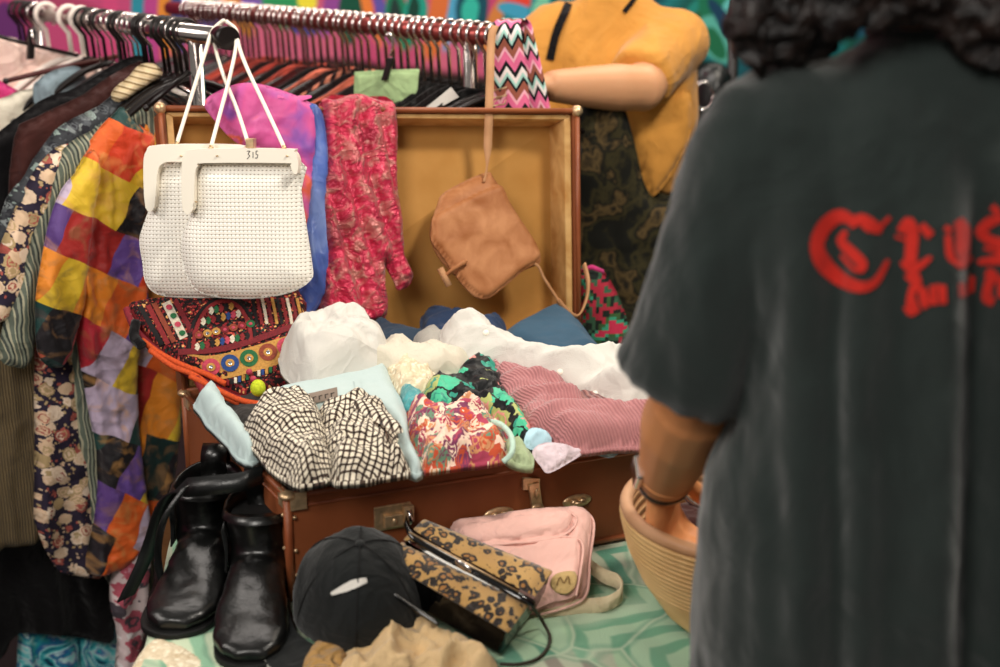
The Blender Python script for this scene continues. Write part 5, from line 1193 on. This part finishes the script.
# ------------------------------------------------------------------ people
def limb(mb, pts, r, n=16): mb.tube(spline(pts, 5), np.interp(np.linspace(0, len(pts) - 1, (len(pts) - 1) * 5 + 1), range(len(pts)), r), n)
def caps(mb, p, r): mb.ell(p, (r, r, r), nu=14, nv=10)
def loft(mb, secs, n=36, ex=.85):
    """secs: (z, cx, cy, hw, hd, rot)"""
    V = []
    for z, cx, cy, hw, hd, ro in secs:
        for j in range(n):
            t = 2 * PI * j / n; a = math.copysign(abs(math.cos(t)) ** ex, math.cos(t)) * hw; b = math.copysign(abs(math.sin(t)) ** ex, math.sin(t)) * hd
            V.append((cx + a * math.cos(ro) - b * math.sin(ro), cy + a * math.sin(ro) + b * math.cos(ro), z))
    k = len(secs); mb.add(V, [(i * n + j, i * n + (j + 1) % n, (i + 1) * n + (j + 1) % n, (i + 1) * n + j) for i in range(k - 1) for j in range(n)] + [tuple(range(n))[::-1], tuple(range((k - 1) * n, k * n))])
def hand(mb, W, d, palm, spread, curl=.9, s=1.0, thumb=1):
    """W wrist, d along the hand, palm = way the palm faces, spread = towards the thumb"""
    W = np.array(W); d = norm(d); palm = norm(np.array(palm) - d * np.dot(palm, d)); t = np.cross(palm, d) * thumb
    K = W + d * .085 * s
    mb.tube([W - d * .01, W + d * .03 * s, W + d * .06 * s, K], [.024 * s, .031 * s, .038 * s, .036 * s], 16, palm, [.8, .55, .45, .42])
    for i, (o, L, r) in enumerate(((.030, .068, .0090), (.010, .076, .0094), (-.010, .071, .0090), (-.029, .056, .0080))):
        p = K - d * .012 + t * o * s; P = [p]; a = 0
        for j, f in enumerate((.45, .32, .23)):
            a += curl * (.55 + .1 * i if j == 0 else .75); P.append(P[-1] + (d * math.cos(a) + palm * math.sin(a) + t * (o * .6)) * L * s * f * 1.05)
        mb.tube([P[0] - d * .02] + P, [r * s * 1.1, r * s, r * s, r * s * .92, r * s * .8], 10); caps(mb, P[-1], r * s * .8)
    b = W + d * .025 * s + t * .024 * s
    P = [b, b + (t * .75 + d * .5 + palm * .3) * .032 * s, b + (t * .8 + d * 1.25 + palm * .75) * .045 * s, b + (t * .65 + d * 1.7 + palm * 1.25) * .05 * s]
    mb.tube(P, [.014 * s, .012 * s, .0105 * s, .009 * s], 10); caps(mb, P[-1], .009 * s)
def head(mb, c, f, s=1.0):
    """head centred at c looking along f"""
    f = norm(f); x = norm(np.cross(f, Z3)); ax = (x, f, np.cross(x, f))
    def fn(p):
        p = p.copy(); 
        if p[2] < 0: p[0] *= 1 - .30 * p[2] ** 2; p[1] = p[1] * (1 - .18 * p[2] ** 2) + .12 * p[2] ** 2
        return p
    mb.ell(c, (.074 * s, .094 * s, .115 * s), ax, 32, 24, fn)
    q = lambda a, b, e: np.array(c) + ax[0] * a * s + ax[1] * b * s + ax[2] * e * s
    mb.tube([q(0, .088, .015), q(0, .102, -.012), q(0, .110, -.030), q(0, .098, -.040)], [.008, .010, .014, .010], 10)
    mb.tube([q(-.05, .072, .030), q(0, .090, .034), q(.05, .072, .030)], [.008, .010, .008], 8)
    mb.tube([q(-.022, .084, -.058), q(0, .093, -.056), q(.022, .084, -.058)], [.006, .008, .006], 8)
    mb.ell(q(0, .078, -.095), (.022, .018, .018), ax)
    for sg in (1, -1): mb.ell(q(sg * .076, -.005, -.005), (.010, .020, .032), ax)
    return q, ax
def face_parts(q, ax, root, s=1.0):
    for sg in (1, -1):
        MB().ell(q(sg * .030, .080, .012), (.011 * s, .010 * s, .008 * s), ax).build('eye', plain('eye_white', 'e8e0d8', .2), root)
        MB().ell(q(sg * .030, .0895, .012), (.005 * s, .0025 * s, .005 * s), ax).build('iris', plain('iris_brown', '2a160c', .1), root)
    m = MB(); m.tube([q(-.024, .089, -.058), q(0, .099, -.056), q(.024, .089, -.058)], [.003, .005, .003], 8); m.build('lips', plain('lip_skin', '9c5444', .4), root)
# --- the shopper in the black tee, seen from behind
px0, py0 = .415, 1.325
root = empty('person', (px0, py0, 0), 'person from behind in a washed black t-shirt with red lettering, reaching into the basket', 'person')
mb = MB()
loft(mb, [(.84, px0, py0, .165, .11, 0), (.95, px0, py0, .175, .115, 0), (1.10, px0, py0, .15, .10, 0), (1.25, px0, py0, .165, .105, 0), (1.36, px0, py0, .155, .09, 0), (1.42, px0, py0, .09, .07, 0), (1.46, px0, py0, .06, .06, 0)])
limb(mb, [(px0, py0, 1.40), (px0, py0 + .01, 1.47), (px0, py0 + .025, 1.55)], [.062, .056, .055])
q, hax = head(mb, (px0 - .01, py0 + .045, 1.625), (-.35, 1, -.25))
SH = np.array([.262, 1.325, 1.365]); EL = np.array([.205, 1.375, 1.085]); WR = PY(663, 482, 1.555)
limb(mb, [(px0 - .06, py0, 1.37), SH, (SH + EL) / 2, EL], [.06, .056, .047, .043]); limb(mb, [EL, EL + (WR - EL) * .3, EL + (WR - EL) * .65, WR], [.047, .050, .040, .030]); caps(mb, EL, .043)
hd = norm(np.array([.06, .35, -.80]))
hand(mb, WR - hd * .004, hd, (.8, -.5, 0), None, .85, 1.0, 1)
SR = np.array([.575, 1.325, 1.365]); ER = np.array([.63, 1.36, 1.10]); WRr = np.array([.52, 1.58, 1.02])
limb(mb, [(px0 + .06, py0, 1.37), SR, (SR + ER) / 2, ER], [.06, .056, .047, .043]); limb(mb, [ER, ER + (WRr - ER) * .3, ER + (WRr - ER) * .65, WRr], [.043, .045, .037, .028]); caps(mb, ER, .043)
hand(mb, WRr, (-.6, .5, -.5), (-.3, -.1, -.6), None, .8, .95, -1)
for sg in (1, -1):
    limb(mb, [(px0 + sg * .085, py0, .90), (px0 + sg * .10, py0 + .005, .70), (px0 + sg * .10, py0 + .01, .48), (px0 + sg * .10, py0 - .01, .30), (px0 + sg * .10, py0 - .02, .08)], [.095, .085, .058, .055, .038])
    mb.ell((px0 + sg * .10, py0 + .06, .045), (.045, .125, .04))
body = fuse('body', mb, .0045, M['skin'], 3, root)
face_parts(q, hax, root)
# tee
mb = MB()
loft(mb, [(.70, px0 + .01, py0, .222, .150, 0), (.85, px0 + .005, py0, .216, .145, 0), (1.0, px0 + .004, py0, .203, .138, 0), (1.10, px0 + .010, py0, .184, .130, 0), (1.18, px0 + .008, py0, .180, .126, 0), (1.27, px0, py0, .195, .122, 0), (1.335, px0, py0, .200, .110, 0), (1.39, px0, py0, .165, .095, 0), (1.425, px0, py0, .118, .082, 0), (1.452, px0, py0, .080, .070, 0), (1.464, px0, py0 + .004, .066, .066, 0)])
for S, E_l, bot in ((SH, EL, np.array([.190, 1.352, 1.112])), (SR, ER, np.array([.64, 1.345, 1.12]))):
    mb.tube(spline([S + (np.array([px0, py0, 1.35]) - S) * .5, S + np.array([0, 0, -.004]), S * .55 + bot * .45, bot], 6), np.interp(np.linspace(0, 3, 19), range(4), [.076, .074, .072, .070]), 28, (0, 1, 0), 1.0)
def tee_disp(co, no):
    x, y, z = co.T
    d = .013 * ridge(x / .075 + .5 * z, z / .55 + y * 2, y * 2, 2, 17) * np.clip((1.42 - z) * 5, .1, 1)
    d += .009 * fbm(x / .05, z / .16, y / .08, 3, 9) + .002 * fbm(x / .015, z / .03, y / .03, 2, 29)
    # pull fold running down from the shoulder blade and one by the armpit
    for cx, a, w in ((.425, -.022, .012), (.455, .016, .014), (.395, .012, .018), (.30, -.014, .010), (.325, .010, .014), (.27, .008, .012)):
        d += a * np.exp(-((x - cx - (1.3 - z) * .05) / w) ** 2) * np.clip((1.38 - z) * 8, 0, 1) * (y < py0)
    return co + no * d[:, None]
tee = fuse('t_shirt', mb, .0075, M['teecloth'], 5, root, tee_disp)
# cut away the closed hem and sleeve ends so arms and legs leave through openings is not needed: the ends sit round the limbs
for nm, c, ax_, r1, r2 in (('sleeve_hem', np.array([.190, 1.352, 1.116]), norm(np.array([.190, 1.352, 1.112]) - SH), .068, .068),):
    a = norm(np.cross(ax_, (0, 1, 0))); b = np.cross(ax_, a)
    MB().tube([c + a * math.cos(t) * r1 + b * math.sin(t) * r2 for t in np.linspace(0, 2 * PI, 41)], .0035, 8).build(nm, M['teecloth'], root)
MB().tube([np.array([px0 + .066 * math.cos(t), py0 + .004 + .066 * math.sin(t), 1.462]) for t in np.linspace(0, 2 * PI, 41)], .006, 8).build('collar', M['teecloth'], root)
# jeans
mb = MB(); loft(mb, [(.80, px0, py0, .17, .12, 0), (.92, px0, py0, .172, .12, 0), (.96, px0, py0, .165, .115, 0)])
for sg in (1, -1): limb(mb, [(px0 + sg * .085, py0, .88), (px0 + sg * .10, py0, .65), (px0 + sg * .10, py0, .35), (px0 + sg * .10, py0 - .02, .06)], [.10, .095, .078, .07])
fuse('jeans', mb, .01, M['navy'], 4, root)
for sg in (1, -1): MB().ell((px0 + sg * .10, py0 + .06, .048), (.052, .138, .048)).build('shoe', M['blackleather'], root)
# hair
mb = MB(); hc = np.array([px0 - .01, py0 + .02, 1.64]); random.seed(12)
mb.ell(hc, (.125, .135, .14)); 
for k in range(210):
    t = random.uniform(0, 2 * PI); zz = random.uniform(-.15, .12); r = .125 + random.uniform(-.01, .03)
    p = hc + np.array([math.cos(t) * r * 1.05, math.sin(t) * r * .95, zz])
    if p[1] > hc[1] + .06 and zz < .03: continue
    if zz < -.06 and abs(p[0] - hc[0]) < .075: continue
    q_ = random.uniform(.014, .026); mb.ell(p, (q_, q_, q_ * 1.5), nu=10, nv=7)
for px, py, r in ((770, 30, .034), (790, 12, .04), (765, 48, .022), (806, 30, .026), (780, 58, .014), (893, 8, .010), (892, 22, .009), (962, 18, .024), (985, 28, .030), (1010, 34, .034), (946, 4, .014), (815, 6, .030), (822, 28, .022), (835, 14, .020), (812, 46, .014), (840, 2, .028), (870, -12, .03), (900, -12, .03), (930, -14, .03), (855, -2, .02), (884, 4, .012), (886, 14, .008), (925, -2, .016), (770, 10, .04), (752, 24, .026), (752, 48, .016), (795, 56, .014), (1000, 10, .04)):
    mb.ell(PY(px, py, py0 - .085 if px > 830 else py0 - .03), (r, r * .8, r * 1.2), nu=12, nv=8)
fuse('hair', mb, .005, M['hair'], 1, root, lambda co, no: co + no * (.013 * ridge(co[:, 0] / .02 + co[:, 2] * 8, co[:, 2] / .022, co[:, 1] / .02, 3, 3) - .006)[:, None])
# lettering on the back
B = surf_at(tee); m = MB()
ST = [([(856, 223), (840, 216), (825, 226), (817, 245), (824, 264), (842, 280), (861, 287), (876, 281), (888, 260)], [8, 14, 15, 14, 17, 14, 11, 8, 4]),
      ([(850, 226), (860, 219), (870, 225), (882, 230)], [7, 11, 15, 8]), ([(880, 227), (890, 217)], 4), ([(846, 231), (841, 241), (852, 253), (862, 264), (859, 272)], [5, 9, 11, 11, 6]), ([(841, 255), (850, 266), (858, 272)], 4),
      ([(900, 232), (908, 222), (912, 232), (911, 252), (910, 264)], [8, 10, 13, 12, 13]), ([(901, 262), (913, 269), (931, 257)], [4, 9, 4]), ([(921, 225), (931, 236)], [8, 9]), ([(905, 240), (895, 236)], 3),
      ([(945, 227), (951, 231)], [5, 7]), ([(958, 220), (963, 230), (963, 252), (966, 262)], [9, 15, 14, 9]), ([(952, 259), (962, 265), (972, 257)], [4, 8, 4]), ([(948, 235), (950, 255), (956, 262)], [6, 8, 5]),
      ([(1004, 218), (990, 222), (981, 232), (990, 240), (1004, 246), (1002, 258), (978, 262)], [6, 11, 11, 10, 12, 12, 5]), ([(992, 206), (999, 214)], 7), ([(984, 248), (1000, 252)], 4),
      ([(907, 280), (913, 275), (916, 284), (911, 294), (912, 306), (916, 314)], [7, 11, 11, 7, 12, 10]), ([(906, 306), (912, 314)], 8), ([(922, 287), (923, 300), (926, 308)], [7, 8, 6]), ([(926, 290), (929, 304)], 3),
      ([(933, 285), (934, 305)], 7), ([(942, 285), (943, 304)], 8), ([(936, 285), (942, 287)], 3), ([(962, 283), (963, 297)], 7), ([(972, 276), (971, 292)], 6), ([(963, 296), (970, 291)], 3),
      ([(986, 272), (992, 276), (988, 286), (987, 298), (994, 302)], [9, 12, 9, 11, 8]), ([(1000, 276), (1001, 298)], 6)]
for pts, w_ in ST: stroke(B, pts, w_, mb=m, out=.0022, nw=2)
let = m.build('back_lettering', M['red']); let.parent = tee; let.matrix_parent_inverse = Matrix.Translation(-Vector(root.location)) if False else Matrix.Identity(4)
tee_m = tee.matrix_parent_inverse.copy()
# wrist band and watch
fa = norm(WR - EL); a = norm(np.cross(fa, (0, 0, 1))); b = np.cross(fa, a); wc = WR - fa * .012
MB().ribbon([wc + a * math.cos(t) * .0318 + b * math.sin(t) * .0318 for t in np.linspace(0, 2 * PI, 33)], .010, fa, .0015).build('black_wristband', M['blackleather'], root)
wc2 = WR - fa * .040
MB().ribbon([wc2 + a * math.cos(t) * .0345 + b * math.sin(t) * .0345 for t in np.linspace(0, 2 * PI, 33)], .012, fa, .0012).build('watch_strap', M['skin'], root)
dirw = norm(np.array([-1, -.25, .1]) - fa * np.dot((-1, -.25, .1), fa)); MB().box(wc2 + dirw * .036, (fa, np.cross(fa, dirw), dirw), (.019, .015, .005)).build('watch', M['chrome'], root, .003)
# --- the person in the mustard shirt behind the racks
gx, gy = .232, 2.96
r2_ = empty('person', (gx, gy, 0), 'person in a mustard shirt with black straps reaching to the rear rail', 'person')
mb = MB(); ro = -.25
loft(mb, [(.86, gx, gy, .15, .10, ro), (1.0, gx, gy, .14, .10, ro), (1.2, gx, gy, .145, .10, ro), (1.34, gx, gy, .14, .09, ro), (1.40, gx, gy, .08, .07, ro), (1.44, gx, gy, .055, .055, ro)])
limb(mb, [(gx, gy, 1.38), (gx, gy - .01, 1.46), (gx - .01, gy - .02, 1.54)], [.06, .054, .054]); q, hax = head(mb, (gx - .02, gy - .04, 1.61), (-.6, -1, -.35))
S1 = np.array([gx + .125, gy - .03, 1.335]); E1_ = PY(642, 88, 2.74); W1 = PY(548, 86, 2.62)
limb(mb, [(gx + .04, gy, 1.35), S1, (S1 + E1_) / 2, E1_], [.055, .056, .050, .045]); limb(mb, [E1_, E1_ + (W1 - E1_) * .3, E1_ + (W1 - E1_) * .65, W1], [.044, .046, .038, .028]); caps(mb, E1_, .046)
hand(mb, W1, (-1, -.2, .1), (0, .1, -1), None, .7, 1, -1)
S0 = np.array([gx - .125, gy, 1.34]); E0 = np.array([gx - .17, gy - .1, 1.12]); W0 = np.array([gx - .15, gy - .30, 1.16])
limb(mb, [(gx - .04, gy, 1.35), S0, (S0 + E0) / 2, E0], [.055, .054, .046, .042]); limb(mb, [E0, (E0 + W0) / 2, W0], [.042, .038, .028]); hand(mb, W0, (-.3, -1, .1), (.2, 0, -1), None, .8, 1, 1)
for sg in (1, -1):
    limb(mb, [(gx + sg * .08, gy, .90), (gx + sg * .09, gy, .68), (gx + sg * .09, gy, .46), (gx + sg * .09, gy + .02, .28), (gx + sg * .09, gy + .02, .08)], [.09, .08, .056, .052, .036]); mb.ell((gx + sg * .09, gy - .05, .045), (.043, .12, .04))
fuse('body', mb, .0055, M['skin2'], 3, r2_); face_parts(q, hax, r2_)
mb = MB()
loft(mb, [(1.03, gx + .09, gy - .02, .07, .07, ro), (1.08, gx + .065, gy - .01, .105, .11, ro), (1.14, gx + .03, gy, .150, .135, ro), (1.22, gx + .01, gy, .172, .135, ro), (1.32, gx + .01, gy, .165, .120, ro), (1.375, gx, gy, .13, .10, ro), (1.41, gx, gy, .085, .08, ro), (1.43, gx, gy, .066, .068, ro)])
SB = PY(640, 80, 2.77)
mb.tube(spline([S1 + (np.array([gx, gy, 1.33]) - S1) * .4, S1 + Z3 * .004, (S1 + SB) / 2 + Z3 * .008, SB], 6), np.interp(np.linspace(0, 3, 19), range(4), [.065, .068, .066, .062]), 26)
mb.tube(spline([np.array([gx - .05, gy, 1.34]), S0, E0 * .6 + S0 * .4, E0], 6), [.07] * 19, 22)
sh = fuse('shirt', mb, .008, M['mustard'], 5, r2_, lambda co, no: co + no * (.010 * ridge(co[:, 0] / .10 + co[:, 2] * 3, co[:, 2] / .3, co[:, 1] / .2, 2, 5) + .006 * fbm(co[:, 0] / .06, co[:, 1] / .06, co[:, 2] / .12, 2, 8))[:, None])
# shirt tail
cloth('shirt_tail', [(628, 118), (660, 96), (690, 90), (690, 140), (680, 160), (665, 185), (652, 197), (645, 188), (636, 150)], Plane((.34, 2.84, 1.1), (.1, -1, .1)), M['mustard'], r2_, h=.008, puff=.02, R=.03, folds=[(.4, .06, .012, .4, 8)], seed=9, back=.5)
B = surf_at(sh); 
for P_, w_ in (([(572, -6), (564, 14), (556, 34), (550, 60)], 8), ([(640, -10), (632, 2), (624, 12)], 5)): m = MB(); stroke(B, P_, w_, mb=m, out=.006); m.build('shoulder_strap', M['black'], r2_)
mb = MB(); loft(mb, [(.80, gx, gy, .165, .12, ro), (.95, gx, gy, .16, .12, ro), (1.04, gx, gy, .15, .11, ro)])
for sg in (1, -1): limb(mb, [(gx + sg * .08, gy, .88), (gx + sg * .09, gy, .60), (gx + sg * .09, gy, .30), (gx + sg * .09, gy, .06)], [.105, .10, .088, .08])
fuse('trousers', mb, .012, M['camo'], 4, r2_)
for sg in (1, -1): MB().ell((gx + sg * .09, gy - .05, .048), (.05, .13, .048)).build('shoe', M['blackleather'], r2_)
for o_, hc in ((r2_, np.array([gx - .01, gy + .0, 1.65])),):
    mb = MB(); mb.ell(hc, (.085, .10, .10)); fuse('hair', mb, .008, M['hair'], 1, o_, lambda co, no: co + no * (.008 * fbm(co[:, 0] / .03, co[:, 1] / .03, co[:, 2] / .03, 3, 3))[:, None])
tag(cloth('camouflage_jacket', [(574, 108), (600, 100), (622, 104), (634, 140), (645, 185), (660, 200), (684, 190), (692, 230), (680, 300), (668, 380), (640, 440), (566, 440), (560, 300), (566, 180)], Plane((.26, 2.72, 1.0), (.1, -1, .05)), M['camo'], None, h=.01, puff=.03, R=.05, folds=[(.1, .07, .02, .5, 8)], crumple=(.008, .06), seed=14, back=.8), 'dark camouflage jacket hanging below the arm of the person in mustard', 'jacket')
# black rucksack on a stand far right
t = empty('coat_stand', (.62, 3.75, 0), 'dark coat stand behind the person in mustard', 'coat stand'); MB().tube([(.62, 3.75, .02), (.62, 3.75, 1.5)], .015, 12).build('pole', M['blackplastic'], t)
MB().lathe([(0, 0), (.2, 0), (.2, .02), (.03, .04)], (.62, 3.75, 0)).build('base', M['blackplastic'], t)
m = MB(); m.tube([(.62, 3.75, 1.46), (.62, 3.70, 1.44), (.62, 3.67, 1.45)], .008, 8); m.build('peg', M['blackplastic'], t)
bg = tag(cloth('black_rucksack', [(692, 80), (704, 66), (722, 64), (734, 84), (736, 130), (724, 180), (700, 220), (684, 240), (680, 180), (684, 120)], Plane((.56, 3.62, 1.1), (0, -1, 0)), M['blackleather'], None, h=.012, puff=.08, R=.08, seed=15, back=.8), 'black leather rucksack hanging on the coat stand beyond the shoulder', 'bag')
m = MB(); m.tube([PY(704 + 10 * math.cos(t_), 96 + 14 * math.sin(t_), 3.5) for t_ in np.linspace(0, 2 * PI, 20)], .004, 8); m.tube([PY(686 + 5 * math.cos(t_), 134 + 9 * math.sin(t_), 3.52) for t_ in np.linspace(0, 2 * PI, 20)], .006, 8); adopt(bg, m.build('ring', M['chrome']))
